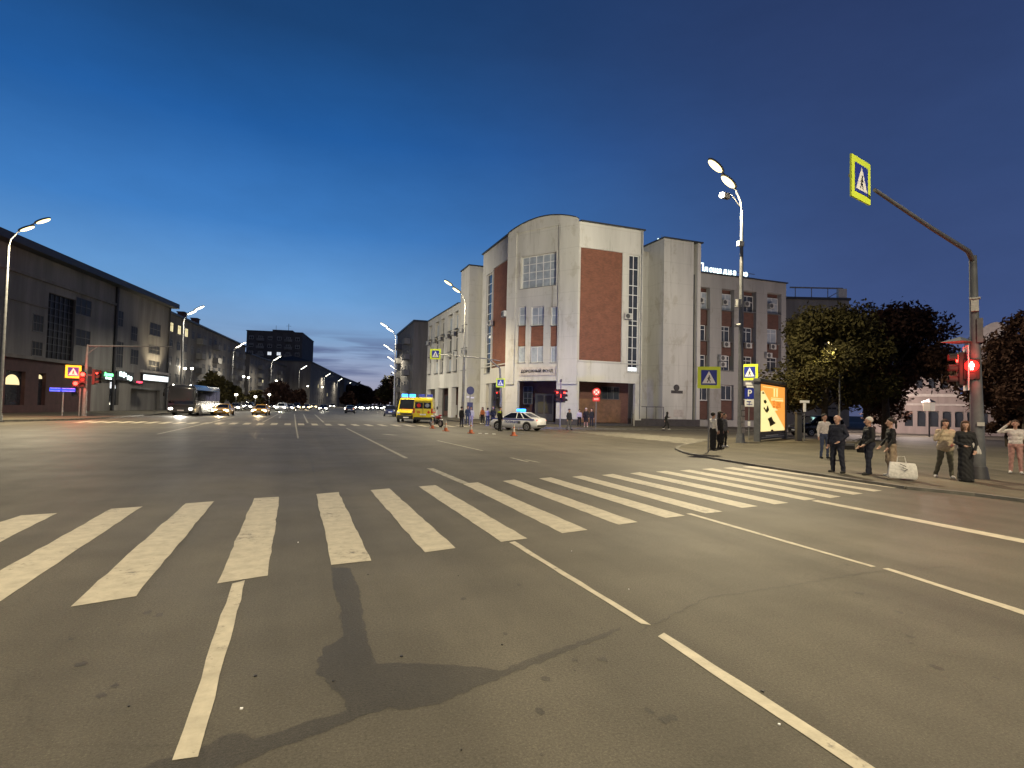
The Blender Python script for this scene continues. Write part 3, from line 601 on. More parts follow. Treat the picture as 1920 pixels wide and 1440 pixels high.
lb = FA.B(); lb.box((8.8, 2.95, .4), (9.5, 3.08, 2.0)); opart(lb, 'notice_board', 'acbox')
# rooftop letters of the wing and a beacon mast
roofsign = thing('rooftop_sign', 'glowing white neon letters standing on the wing roof edge', 'sign', (43.5, 53.5, HW + .13))
for i, (ch, px, sz) in enumerate([('П', 1313, 1.25), ('л', 1323, .95), ('о', 1332, .95), ('щ', 1340.5, .95), ('а', 1349, .95), ('д', 1358.5, .95), ('н', 1367, .95), ('а', 1376, .95), ('о', 1391, .95), ('о', 1397.5, .95)]):
    u, z = FWg.uv(px, 514); text(ch, sz, 'neon', roofsign, Matrix.Translation((u + 42.9 - 43.5, .1, sz * .40)) @ FRONT, .05, 'letter', bold=.012)
b = MB(); b.box((0, .2, 0), (7.5, .26, .08)); b.box((0, .2, .5), (7.5, .26, .56)); [b.box((x, .2, .08), (x + .06, .26, .5)) for x in (.5, 2.5, 4.5, 6.5)]; b.build('support_rail', 'darkmetal', roofsign)
mast = thing('roof_mast', 'thin steel roof mast with two small lamps beside the corner tower', 'mast', (39.4, 56, HT + .14))
b = MB(); b.tube([(0, 0, 0), (0, 0, 1.1)], .03); b.tube([(-.5, 0, .45), (.6, 0, .5)], .02); b.tube([(-3.1, 1, -.1), (-3.1, 1, 1.6)], .03); b.build('pole', 'metal', mast)
for x in (-.5, .6): b = MB(); b.ell((x, 0, .56), (.11, .11, .11)); b.build('lamp', 'neon', mast)
for F, px, py, lb in ((FL, 949, 589, 'air conditioner highest on the left brick panel of the office'), (FL, 924, 606, 'air conditioner at the outer edge of the left brick panel'), (FR, 1175, 594, 'air conditioner beside the tall slot window on the right face'), (FWg, 1352, 672, 'upper of two units stacked on the wing pier'), (FWg, 1352, 684, 'lower of two units stacked on the wing pier'),
                      (FWg, 1438, 667, 'air conditioner on the wing pier nearest the leafy tree')):
    u, z = F.uv(px, py); aircon(F, u, z - .3, lb)
for k, (ua, ub) in enumerate(bay):
    z = holes[2 * k][3] - (holes[2 * k][3] - holes[2 * k][1]) * .64
    nm_ = ['farthest from the tree', 'in the bay left of the tall lamp pole', 'in the bay right of the tall lamp pole', 'in the end bay by the tree'][k]
    if k: aircon(FWg, (ua + ub) / 2 - .1, z - .66, 'air conditioner under the middle window ' + nm_, off=-.35)
    aircon(FWg, (ua + ub) / 2 - .3, z + 4.3, 'air conditioner on the top floor ' + nm_, .7, off=-.4)
names_ = ['far end', 'second', 'third', 'fourth', 'fifth', 'near end']
for k, h in enumerate(hA[:6]):
    H = h[3] - h[1]
    aircon(FA, h[0] + .1, h[1] + H * .62, 'air conditioner below the top window of the avenue wing, %s bay' % names_[k], .8)
    if k > 1: aircon(FA, h[2] - .2, h[1] + H * .27, 'air conditioner above the lowest window of the avenue wing, %s bay' % names_[k], .8)

# ---------------------------------------------------------------- generic blocks far along the avenue
def block(name, label, P0, P1, depth, H, wallm, floors, cols, roof='flat', lit=(), z0=3.6, wsz=(1.3, 1.5), balc=(), group=None, litm='litwin', eave=.5, fh=None):
    P0, P1 = Vector(P0), Vector(P1); F0 = Facade(P0, P1 - P0); L = (P1 - P0).length
    t = thing(name, label, 'building', P0, atan2(F0.u.y, F0.u.x), group); F = Facade((0, 0, 0), (1, 0))
    b = MB(); b.box((0, 0, 0), (L, depth, H)); b.build('wall', wallm, t)
    b = MB()
    if roof == 'flat': b.box((-.2, -.2, H), (L + .2, depth + .2, H + .35))
    else: b.add([(-eave, -eave, H), (L + eave, -eave, H), (L + eave, depth + eave, H), (-eave, depth + eave, H), (-eave, -eave, H + .3), (L + eave, -eave, H + .3), (L + eave, depth + eave, H + .3), (-eave, depth + eave, H + .3), (2, depth / 2, H + 2.2), (L - 2, depth / 2, H + 2.2)],
                 [(0, 3, 2, 1), (0, 1, 5, 4), (1, 2, 6, 5), (2, 3, 7, 6), (3, 0, 4, 7), (4, 5, 9, 8), (5, 6, 9), (6, 7, 8, 9), (7, 4, 8)])
    rf_ = b.build('roof', 'roofmetal', t)
    fh = fh or (H - z0 - .6) / floors; proto = {}
    for i in range(floors):
        for j in range(cols):
            u = L * (j + .5) / cols - wsz[0] / 2; z = z0 + i * fh + .5; gl = litm if (i, j) in lit else 'farglass'
            if (gl) not in proto:
                w = _window(t, F, (0, 0, wsz[0], wsz[1]), cols=2, rows=2, inset=-.05, gl=gl, fr='render_grey' if wallm != 'render_tower' else 'frame', sill=False, splits=[.68]); proto[gl] = w; w.location = (u, 0, z)
            else:
                w = proto[gl].copy(); COL.objects.link(w); w.parent = t; w.location = (u, 0, z); c = proto[gl].children[0].copy(); COL.objects.link(c); c.parent = w
    for i, j in balc:
        u = L * (j + .5) / cols; z = z0 + i * fh - .1
        b = MB(); b.box((u - 1.5, -1.1, z), (u + 1.5, -.002, z + .14)); b.box((u - 1.5, -1.1, z + .14), (u + 1.5, -1.04, z + 1.1)); b.box((u - 1.5, -1.04, z + .14), (u - 1.44, -.002, z + 1.1)); b.box((u + 1.44, -1.04, z + .14), (u + 1.5, -.002, z + 1.1))
        b.build('balcony', 'render_grey', t)
    return t, F, L, rf_
# ---- dark civic building on the left
A0, A1 = Vector((-26.8, 68.3, 0)), Vector((-19.4, 106.9, 0)); dA = (A1 - A0).normalized(); Q0 = A0 - dA * 30
th = thing('arcaded_building', 'long dark grey building with a glazed entrance bay and maroon ground floor', 'building', Q0, 0)
INV2 = Matrix.Translation(-Q0)
def tpart(mb, name, m, par=None): me = mb.mesh(name, m); me.transform(INV2); return link(name, me, par or th)
def twin(F, r, **k):
    w = _window(None, F, r, **k)
    for o in [w] + list(w.children): o.data.transform(INV2)
    w.parent = th; return w
FT = Facade(Q0, dA); LT = (A1 - Q0).length; HTt = 17.0
zg = FT.uv(80, 677)[1]
bayT = (FT.uv(66, 620)[0], zg + .5, FT.uv(168, 620)[0], FT.uv(100, 541)[1]); glz = (FT.uv(88, 620)[0], zg + .4, FT.uv(140, 620)[0], FT.uv(110, 553)[1])
w = MB(); FT.wall(w, LT, zg, HTt, [glz], .5); tpart(w, 'wall', 'render_grey')
b = FT.B(); b.box((0, .52, 0), (LT, 16, HTt - .1)); tpart(b, 'core_wall', 'render_dim')
w = MB(); hs = []
for x0, x1 in ((10, 47), (72, 86), (206, 224)): a = FT.uv(x0, 720)[0]; c = FT.uv(x1, 720)[0]; hs.append((a, .9, c, zg - 1.3))
FT.wall(w, FT.uv(172, 700)[0], 0, zg - .003, hs[:2], .45); tpart(w, 'ground_floor', 'maroon')
w = MB(); u2 = FT.uv(172, 700)[0]; FT2 = Facade(Q0 + FT.u * u2, dA); FT2.wall(w, LT - u2, 0, zg - .003, [(h[0] - u2, h[1], h[2] - u2, h[3]) for h in hs[2:]] + [(FT.uv(245, 740)[0] - u2, 0, FT.uv(300, 740)[0] - u2, 3.2)], .45); tpart(w, 'shop_front', 'render_dim')
for h in hs:
    c = (h[0] + h[2]) / 2; r = (h[2] - h[0]) / 2; b = FT.B(); b.prism([(c + r * .75 * cos(a * pi / 12), h[3] - r * .95 + r * .7 * sin(a * pi / 12)) for a in range(13)], 'y', .3, .36); tpart(b, 'fanlight', 'litcool' if h is hs[2] else 'litwin')
    b = FT.B(); b.box((h[0], .36, .9), (h[2], .44, h[3])); tpart(b, 'dark_glazing', 'glass')
b = FT.B(); b.box((0, -.35, zg - .0), (FT.uv(166, 690)[0], -.003, zg + .35)); b.box((0, -.3, FT.uv(20, 502)[1] - .3), (FT.uv(212, 620)[0], -.003, FT.uv(20, 502)[1])); b.box((0, -.15, FT.uv(30, 560)[1] - .2), (glz[0] - .3, -.003, FT.uv(30, 560)[1])); tpart(b, 'cornice', 'render_dim')
b = FT.B(); b.box((-1, -1.3, HTt - .35), (LT + .5, 17, HTt + .4)); tpart(b, 'roof', 'roofmetal')
b = FT.B(); n = 6
for i in range(n + 1): u = glz[0] + (glz[2] - glz[0]) * i / n; b.box((u - .05, .25, glz[1]), (u + .05, .33, glz[3]))
for j in range(9): z = glz[1] + (glz[3] - glz[1]) * j / 9; b.box((glz[0], .26, z - .05), (glz[2], .32, z + .05))
gzf = tpart(b, 'glazing_frame', 'darkmetal'); b = FT.B(); b.box((glz[0], .34, glz[1]), (glz[2], .4, glz[3])); me = b.mesh('pane', 'farglass'); me.transform(INV2); link('pane', me, gzf)
for x0, y0, x1, y1 in ((62, 590, 82, 622), (60, 640, 80, 668), (142, 560, 172, 592), (142, 618, 170, 650), (217, 582, 232, 612), (218, 640, 232, 690), (246, 612, 258, 640), (245, 655, 260, 684), (281, 606, 302, 630), (278, 676, 299, 697), (279, 648, 300, 664)):
    twin(FT, (FT.uv(x0, y0)[0], FT.uv((x0 + x1) / 2, y1)[1], FT.uv(x1, y0)[0], FT.uv((x0 + x1) / 2, y0)[1]), cols=3, rows=2, inset=-.04, fr='render_dim', gl='farglass', sill=True)
for u in (FT.uv(213.5, 640)[0], LT - .2): b = FT.B(); b.tube([(u, -.2, .2), (u, -.2, HTt)], .2 if u < LT - 1 else .13); tpart(b, 'drainpipe', 'darkmetal')
b = FT.B(); b.box((FT.uv(262, 700)[0], -.4, zg + .1), (LT, -.003, zg + .45)); tpart(b, 'shop_cornice', 'trim')
b = FT.B(); b.box((FT.uv(245, 725)[0], -1.6, 3.2), (FT.uv(262, 725)[0], -.1, 3.35)); tpart(b, 'awning', 'metal')
def shopsign(name, label, px0, py0, px1, py1, kind):
    r = FT.rect(px0, py0, px1, py1); c = FT.T @ Vector((r[0], -.5, r[1])); t = thing(name, label, 'sign', c, atan2(dA.y, dA.x)); w, h = r[2] - r[0], r[3] - r[1]
    b = MB(); b.box((0, .1, 0), (w, .45, h)); b.build('backing', 'plastic', t)
    if kind == 'white':
        b = MB(); b.box((.05, 0, .06), (w * .49, .09, h - .06)); b.box((w * .51, 0, .06), (w - .05, .09, h - .06)); b.build('light_panel', 'swhite', t)
        text('салон красоты', h * .22, 'black', t, Matrix.Translation((w / 2, -.01, h * .4)) @ FRONT, .005)
    elif kind == 'green': text('Аптека', h * .62, 'sgreen', t, Matrix.Translation((w / 2, .05, h * .66)) @ FRONT, .04, bold=.02); text('24 часа', h * .4, 'neon', t, Matrix.Translation((w / 2, .05, h * .2)) @ FRONT, .04, bold=.015)
    elif kind == 'script': text('Кофе', h * .6, 'neon', t, Matrix.Translation((w * .33, .05, h * .66)) @ FRONT, .04, bold=.05); text('бар', h * .6, 'neon', t, Matrix.Translation((w * .72, .05, h * .34)) @ FRONT, .04, bold=.05)
    else: text('ПРОДУКТЫ', h * .9, 'sred', t, Matrix.Translation((w / 2, .05, h * .5)) @ FRONT, .04, bold=.02)
    return t
shopsign('shop_sign', 'green and white glowing sign over the dark shop front', 185, 696, 208, 713, 'green'); shopsign('shop_sign', 'white script neon sign above the arched lit window', 213, 695, 245, 715, 'script')
shopsign('shop_sign', 'thin red glowing sign above the small awning', 243, 713.5, 267, 719.5, 'red'); shopsign('shop_sign', 'long white light box sign at the end of the shop row', 263, 701, 309, 717, 'white')
lp = FT.T @ Vector((FT.uv(287, 700)[0], -2.2, zg + .6)); spot('shop_sign_spill', lp, lp + Vector((-2.4, .4, 3)), 1700, (1, .8, .5), 120, .7, .3)  # added spot stands in for the sign's light on the wall
# ---- apartment houses and the tower along the left side
def Gz(px, py, z): return G(px, py, z)
B0, B1 = Vector((-20.0, 109, 0)), Vector((-12.5, 168, 0))
ap, Fx, L_, rf_ = block('apartment_house', 'long weathered five storey apartment house behind the coach with three lit windows', B0, B1, 13, 16.2, 'render_apt', 5, 15, 'hip', lit=[(4, 0), (4, 1), (4, 2)], z0=1.4, balc=[(i, j) for i in (1, 2, 3, 4) for j in (4, 7, 11, 13)], wsz=(1.7, 1.6))
for u in (25, 34): b = MB(); b.box((u, 5, 17.5), (u + 2, 6.2, 19.8)); b.box((u - .15, 4.85, 19.8), (u + 2.15, 6.35, 20)); b.build('chimney', 'darkbrick', rf_)
TW = Gz(463, 618, 31); rt = Vector((cos(ROADDIR), -sin(ROADDIR), 0)); TW.z = 0
tw, *_ = block('tower_block', 'dark nine storey tower block rising above the apartment houses', TW, TW + rt * 21.5, 34, 30.5, 'render_tower', 9, 6, lit=[(6, 2), (6, 3)], z0=1.5, litm='litcool', wsz=(1.6, 1.4), balc=[(i, j) for i in range(1, 9) for j in (1, 4)])
b = MB(); b.tube([(10, 6, 31), (10, 6, 34)], .06); b.tube([(15, 6, 31), (15, 6, 35)], .09); b.tube([(14, 6, 34), (16, 6, 34)], .05); b.build('antenna', 'darkmetal', tw)
b = MB(); b.box((9, 4, 30.8), (17, 12, 32.0)); b.build('lift_housing', 'render_tower', tw)
p0 = B1 + d2 * 3 + Vector((.5, 0, 0)); p0.z = 0
block('apartment_house', 'low apartment house with balconies standing just before the tower block', p0, p0 + d2 * 52, 13, 14.5, 'render_apt', 5, 11, 'hip', lit=[(2, 3)], z0=1.4, wsz=(1.7, 1.5), balc=[(i, j) for i in (1, 2, 3, 4) for j in (2, 5, 8)], group='apartment houses along the avenue')
for a, c, H, lb in (((583, 676), (641, 705), 17.5, 'five storey house beyond the tower block with an irregular roofline'), ((646, 707), (694, 726), 16.5, 'farthest apartment house where the avenue ends')):
    pa_, pb_ = G(*a, H), G(*c, H); pa_.z = pb_.z = 0
    block('apartment_house', lb, pa_, pb_, 14, H - .6, 'render_apt', 5, int((pb_ - pa_).length / 6), 'hip', lit=[(2, 3), (1, 8)], z0=1.5, wsz=(1.6, 1.5), group='apartment houses along the avenue')
# ---- right side of the avenue beyond the office
r0 = Vector((21.6, 132, 0)); r1 = Vector((20.8, 108, 0))
block('apartment_house', 'dark apartment house with balconies just beyond the office wing', r0, r1, 14, 17.6, 'render_apt', 5, 6, 'flat', z0=1.6, balc=[(i, j) for i in (1, 2, 3, 4) for j in (1, 4)], group='apartment houses along the avenue')
r0 = Vector((34, 205, 0)); r1 = Vector((25, 150, 0))
block('apartment_house', 'distant apartment house on the right of the avenue behind trees', r0, r1, 14, 12, 'render_apt', 4, 10, 'hip', z0=1.6, group='apartment houses along the avenue')
# ---- modern block and the ornate pavilion on the right
m0, m1 = D(1440, 560, 84), D(1592, 580, 84); HM = m0.z
mb_, Fm, Lm, _ = block('modern_block', 'modern dark block with a sign frame on its roof rising behind the leafy tree', (m0.x, m0.y, 0), (m1.x, m1.y, 0), 14, HM, 'render_grey', 4, 7, z0=2, lit=[(3, 2), (3, 3), (2, 2)], litm='litcool', wsz=(1.5, .5))
b = MB(); z1 = HM + 1.75
b.box((3.4, .3, z1), (11.2, .5, z1 + .18))
for x in (4.2, 6.6, 9.0): b.tube([(x, .4, HM + .35), (x, .4, z1)], .06)
b.tube([(9.0, .4, HM + .4), (10.8, .4, z1 - .3)], .05); b.build('roof_frame', 'metal', mb_)
b = MB(); b.box((10.4, .0, HM + .36), (11.6, .6, z1 - .02)); b.build('roof_cabinet', 'acbox', mb_)
p0, p1 = D(1630, 805, 62), D(1905, 812, 56); p0.z = p1.z = 0
pav = thing('pavilion', 'low pinkish ornate building with arched windows and a rounded gable behind the trees', 'building', p0, atan2((p1 - p0).y, (p1 - p0).x)); FP = Facade((0, 0, 0), (1, 0)); Fpw = Facade(p0, p1 - p0); LP = (p1 - p0).length
def pv(px, py): return Fpw.uv(px, py)
zc = pv(1740, 744)[1]; zt = pv(1740, 701)[1]
b = MB(); FP.wall(b, LP, 0, zc, [(pv(x, 780)[0] - .36, .8, pv(x, 780)[0] + .36, pv(1740, 771)[1]) for x in (1704, 1728, 1752, 1776, 1799, 1822, 1845)], .4); b.build('wall', 'pink', pav)
b = MB(); b.box((0, .42, 0), (LP, 9, zc - .1)); b.build('core_wall', 'render_dim', pav)
b = MB(); FP.wall(b, pv(1800, 720)[0], zc + .35, zt, [(pv(x, 720)[0] - .3, zc + .9, pv(x, 720)[0] + .3, zt - .5) for x in (1700, 1724, 1748, 1772)], .4); b.box((0, .42, zc + .3), (pv(1800, 720)[0], 7, zt - .1)); b.build('upper_wall', 'pink', pav)
b = MB(); b.box((-.2, -.35, zc), (LP + .2, 9, zc + .3)); b.box((-.1, -.15, zc - .9), (LP + .1, -.003, zc - .7)); b.build('cornice', 'trim', pav)
for x in (1704, 1728, 1752, 1776, 1799, 1822, 1845):
    u = pv(x, 780)[0]; zt_ = pv(1740, 771)[1]; b = MB(); b.prism([(u - .36, .8), (u + .36, .8)] + [(u + .36 * cos(a * pi / 10), zt_ - .36 + .35 * sin(a * pi / 10)) for a in range(11)], 'y', .3, .36); b.build('arched_window', 'glass', pav)
for x in (1700, 1724, 1748, 1772):
    u = pv(x, 720)[0]; b = MB(); b.box((u - .29, .3, zc + .91), (u + .29, .36, zt - .51)); b.build('upper_window', 'glass', pav)
for xa, xb, top in ((1690, 1720, 688), (1735, 1765, 688)):
    a, c = pv(xa, 700)[0], pv(xb, 700)[0]; z = zt; hh = pv(xa, top)[1] - zt; b = MB(); b.prism([(a, z)] + [((a + c) / 2 - (c - a) / 2 * cos(k * pi / 10), z + .05 + hh * sin(k * pi / 10)) for k in range(11)] + [(c, z)], 'y', 0, .4); b.build('gable', 'pink', pav)
a, c = pv(1838, 640)[0], pv(1908, 640)[0]; zr = pv(1870, 648)[1]; b = MB(); b.box((a, 1, zc + .3), (c, 8, zr)); b.build('corner_tower', 'pink', pav)
b = MB(); hh = pv(1870, 602)[1] - zr; b.prism([(a - .2, zr)] + [((a + c) / 2 - (c - a + .4) / 2 * cos(k * pi / 12), zr + .02 + hh * sin(k * pi / 12)) for k in range(13)] + [(c + .2, zr)], 'y', .8, 8.2); b.build('rounded_roof', 'trim', pav)

# ---------------------------------------------------------------- trees
def tree(label, loc, h, rad, trunk_h, leaves=5000, lm='leaf', lsz=.22, group=None, seed=1, flat=1.0, name='broadleaf_tree'):
    R = random.Random(seed); t = thing(name, label, 'tree', loc, 0, group)
    b = MB(); tr = h * .035 * .6 + .06; b.tube([(0, 0, -.05), (R.uniform(-.1, .1), R.uniform(-.1, .1), trunk_h * .5), (R.uniform(-.2, .2), R.uniform(-.2, .2), trunk_h), (R.uniform(-.4, .4), R.uniform(-.4, .4), h * .75)], [tr * 1.3, tr, tr * .85, tr * .25], 8)
    clumps = []
    nb = 15 + int(rad * 3)
    for i in range(nb):
        a = 2 * pi * (i * .618) + R.uniform(-.3, .3); zf = R.random(); zz = trunk_h + (h - trunk_h) * (.12 + .8 * zf); rr = rad * (1 - .75 * max(0, zf - .25) ** 1.3) * R.uniform(.45, .95) * (.75 + .25 * min(1, zf * 4))
        e = Vector((cos(a) * rr, sin(a) * rr, zz)); s0 = Vector((0, 0, trunk_h * .8 + (zz - trunk_h) * .45)); b.tube([s0, s0.lerp(e, .55) + Vector((0, 0, .25)), e], [tr * .4, tr * .25, tr * .07], 5)
        clumps.append((e, rad * R.uniform(.22, .42)))
    clumps.append((Vector((0, 0, h - rad * .3)), rad * .35))
    b.build('trunk', 'bark', t)
    vs = []; fs = []
    per = leaves // len(clumps)
    for c, r in clumps:
        for k in range(per):
            d = Vector((R.gauss(0, 1), R.gauss(0, 1), R.gauss(0, .75) * flat)); d = d.normalized() * r * (R.random() ** .45) * R.uniform(.8, 1.25)
            p = c + d; n = Vector((R.gauss(0, 1), R.gauss(0, 1), R.gauss(.6, 1))).normalized(); u = n.orthogonal().normalized(); v = n.cross(u); s = lsz * R.uniform(.55, 1.2); a = R.uniform(0, 6.3); u, v = u * cos(a) + v * sin(a), v * cos(a) - u * sin(a)
            o = len(vs); vs += [p - u * s, p - v * s * .45 + u * s * .1, p + u * s, p + v * s * .45 + u * s * .1]; fs.append((o, o + 1, o + 2, o + 3))
    me = bpy.data.meshes.new('crown'); me.from_pydata([tuple(v) for v in vs], [], fs); me.materials.append(M[lm]); link('crown', me, t)
    return t
def at(px, d): p = D(px, 800, d); return Vector((p.x, p.y, 0))
GT = 'trees on the corner lawn'
tree('leafy tree with its top lit yellow by a lamp inside the crown', at(1548, 41), 8.9, 4.0, 2.0, 34000, seed=3, lsz=.17)
tree('tall dark tree left of the red pedestrian signal', at(1662, 43), 9.7, 4.1, 3.3, 34000, 'leaf2', seed=5, lsz=.19)
tree('dark slender tree filling the gap in front of the pavilion', at(1628, 47), 7.6, 2.6, 1.9, 14000, 'leaf2', seed=9, lsz=.18)
tree('dark tree cut by the right edge, reddened by the signal', at(1925, 30), 7.4, 2.5, 2.2, 24000, 'leaf2', seed=11, lsz=.15)
tree('round clipped dark tree right of the signal pole', at(1890, 36), 2.6, 1.15, .7, 4500, 'leaf2', seed=13, lsz=.12, name='clipped_tree')
tree('small bush in front of the pavilion entrance', at(1655, 52), 4.4, 1.8, .8, 2500, 'leaf2', seed=15, lsz=.22)
GA = 'street trees along the avenue'
for i, (px, py, dist, h, r, lb, m) in enumerate([(395, 0, 92, 6.0, 2.5, 'dark round tree above the coach roof', 'leaf'), (430, 0, 108, 5.0, 2.3, 'tree beside the coach in front of the balconies', 'leaf'), (522, 0, 124, 5.6, 3.0, 'broad dark tree below the tower block', 'leaf2'), (478, 0, 130, 4.0, 1.8, 'small tree between the apartment house and the taxi', 'leaf'),
                                      (556, 0, 160, 5.0, 2.6, 'tree at the foot of the tower block wall', 'leaf2'), (652, 0, 230, 6, 3.4, 'dark tree by the far houses on the left pavement', 'leaf2'), (648, 0, 330, 12, 5, 'tree rising over the distant roofs on the left', 'leaf2'), (600, 0, 300, 14, 5, 'tall tree beyond the tower block showing over the roofline', 'leaf2'),
                                      (734, 0, 185, 11.0, 4.6, 'big dark tree left of the far lamp row', 'leaf'), (722, 0, 245, 10, 5, 'distant tree behind the big one at the avenue end', 'leaf2'), (757, 0, 150, 9, 4.5, 'dark tree behind the blue beacon of the ambulance', 'leaf2'), (703, 0, 340, 9, 8, 'farthest tree closing the avenue', 'leaf2'), (676, 0, 340, 12, 8, 'farthest tree left of the avenue end', 'leaf2'), (770, 0, 128, 7, 3, 'tree at the corner of the dark house with balconies', 'leaf2')]):
    tree(lb, at(px, dist), h, r, h * .22, 2600, m, lsz=.2 + dist * .0024, seed=20 + i, group=GA)

# ---------------------------------------------------------------- street lamps
def lamp_proto(lens, s=1.0, power=9000, col=(1, .74, .42), hd=1.0, name='street_lamp', flood=False):
    t = thing(name, 'street lamp', 'street lamp')
    b = MB(); b.tube([(0, 0, 0), (0, 0, .5)], [.24, .2], 12); b.tube([(0, 0, .5), (0, 0, 6.5), (0, 0, 12.2)], [.16, .12, .075], 12); b.build('pole', 'metal', t, 40)
    b = MB(); b.tube([(0, 0, 0), (0, 0, .06)], [.34, .34], 12); b.build('base_flange', 'darkmetal', t)
    b = MB(); b.tube([(0, 0, 12.1), (-.1, 0, 12.7), (-.45, 0, 13.25), (-1.1, 0, 13.8), (-1.7, 0, 14.2)], .045, 8); b.build('arm', 'metal', t, 40)
    for cx, cz in ((-.95, 13.58), (-1.85, 14.24)):
        Mx = Matrix.Translation((cx, 0, cz)) @ Matrix.Rotation(radians(28), 4, 'Y')
        b = MB(Mx); b.ell((0, 0, .05), (.48 * hd, .2 * hd, .11)); h = b.build('lamp_head', 'metal', t, 40)
        b = MB(Mx); b.ell((-.03, 0, -.04), (.40 * hd, .17 * hd, .09)); b.build('lens', lens, h, 60)
    if flood:
        b = MB(Matrix.Translation((-1.25, -.1, 12.75))); b.box((-.22, -.12, -.14), (.22, .1, .14)); f = b.build('floodlight', 'darkmetal', t); b = MB(Matrix.Translation((-1.25, -.1, 12.75))); b.box((-.26, -.1, -.12), (-.221, .08, .12)); b.ell((-.28, 0, 0), (.1, .16, .14)); b.build('lens', 'lensw', f)
        b = MB(); b.tube([(0, 0, 12.3), (-.7, 0, 12.9), (-1.25, -.05, 12.9)], .03, 6); b.build('floodlight_arm', 'metal', t)
    l = spot('lamp_light', (-1.5, 0, 13.45), (-2.6, 0, 0), power, col, 172, 1.0, .35, t)
    return t
WARM = (1, .84, .54); COOL = (1, .90, .70)
GL = 'twin headed street lamps along the avenue'
main = lamp_proto('lens', 1, 30000, WARM, 1.25, flood=True)
b0 = G(1388, 832); main.location = b0; main.rotation_euler = (0, 0, radians(4)); main.scale = (1.1, 1.1, 1.12); main['label'] = 'tall street lamp with cameras on its pole beside the lit poster, brightest head'; main['group'] = GL
cm = MB(); zc_ = 7.0; cm.tube([(-.2, -.1, 6.15), (-.62, -.25, 6.05)], .085, 10); cm.tube([(0, 0, 6.1), (-.3, -.12, 6.12)], .03, 6); cm.build('camera', 'acbox', main)
cm = MB(); cm.box((-.32, -.12, 7.2), (-.12, .08, 7.5)); cm.box((-.36, -.14, 7.1), (-.1, .1, 7.16)); cm.box((-.15, -.02, 7.25), (0, .02, 7.3)); cm.build('camera_box', 'acbox', main)
cm = MB(); cm.box((-.3, -.14, 10.3), (.05, .06, 10.55)); cm.build('antenna_box', 'acbox', main)
for i in range(5): cm = MB(); w = .13 + .02 * (i % 2); cm.box((-.1 - .03 * (i % 3), -.205, .55 + i * .3), (.1, -.19, .8 + i * .3)); cm.build('paper_notice', 'trim', main)
near2 = lamp_proto('lens', 1, 12000, WARM, 1.1); p = G(845, 537, 13.9); near2.location = (p.x + 1.6, p.y, 0); near2['label'] = 'street lamp glowing in front of the stair block of the office'; near2['group'] = GL
far = lamp_proto('lensw', 1, 9000, COOL, 1.6); p = G(725, 614, 13.9); far.location = (p.x + 1.5, p.y, 0); far['label'] = 'street lamp standing over the ambulances against the dusk sky'; far['group'] = GL
P0 = Vector(far.location)
ordn = ['second', 'third', 'fourth', 'fifth', 'sixth', 'seventh', 'eighth', 'ninth']
for i, px in enumerate((737, 744, 749, 751, 752)):
    y = [33, 64, 98, 136, 180][i]; dup(far, P0 + d2 * y + Vector((.5, 0, 0)) * i, -ROADDIR, ordn[i] + ' lamp beyond the ambulances in the receding right row')
for i, (px, py) in enumerate([(368, 582), (452, 647), (520, 672), (570, 689), (615, 703), (638, 712), (655, 719), (668, 724)]):
    p = G(px, py, 13.9 - (.0 if i else .0)); off = Vector((-cos(ROADDIR), sin(ROADDIR), 0)) * 1.5
    dup(far if i > 1 else near2 if i == 99 else far, (p.x + off.x, p.y + off.y, 0), pi - ROADDIR, (['first', 'second'] + ordn[1:])[i] + ' lamp of the left row, counted from the coach')
l1 = lamp_proto('lens', 1, 24000, WARM, 1.15); p = G(70, 422, 13.9); l1.location = (p.x - 1.55, p.y, 0); l1.rotation_euler = (0, 0, pi); l1['label'] = 'street lamp at the left edge before the dark grey building'; l1['group'] = GL
rear = lamp_proto('lens', 1, 20000, WARM, 1.1); rear['group'] = GL; rear['label'] = 'street lamp behind the viewer at the bus lane'; rear.location = (14.5, -58, 0)
for i, (x, y, rz, lb) in enumerate([(14.5, -3, 0, 'street lamp behind the viewer on the right pavement'), (-15, 2, pi, 'street lamp beside the viewer on the left pavement'), (13.5, -32, 0, 'street lamp far behind the viewer on the right'), (-15, -30, pi, 'street lamp far behind the viewer on the left')]):
    dup(rear, (x, y, 0), rz, lb)
fp2 = Vector(l1.location) + Vector((1.9, .2, 13.2)); spot('facade_flood_spot', fp2, (21, 80, 9), 75000, (1, .90, .70), 58, 1.0, .4)  # no floodlight hangs here; added spot brightens the office's avenue side
fl_t = Vector((27.5, 55, 13.5)); mw = Matrix.Translation(b0); fp = b0 + Vector((-1.75, -.1, 14.3))
spot('facade_flood_spot', fp, fl_t, 36000, (1, .91, .70), 84, 1.0, .4)
it = lamp_proto('lens', .5, 900, (1, .85, .35), .9, 'park_lamp'); it.scale = (.46, .46, .46); p = at(1574, 38.5); it.location = (p.x, p.y, 0); it['label'] = 'small park lamp shining through the leaves of the lit tree'

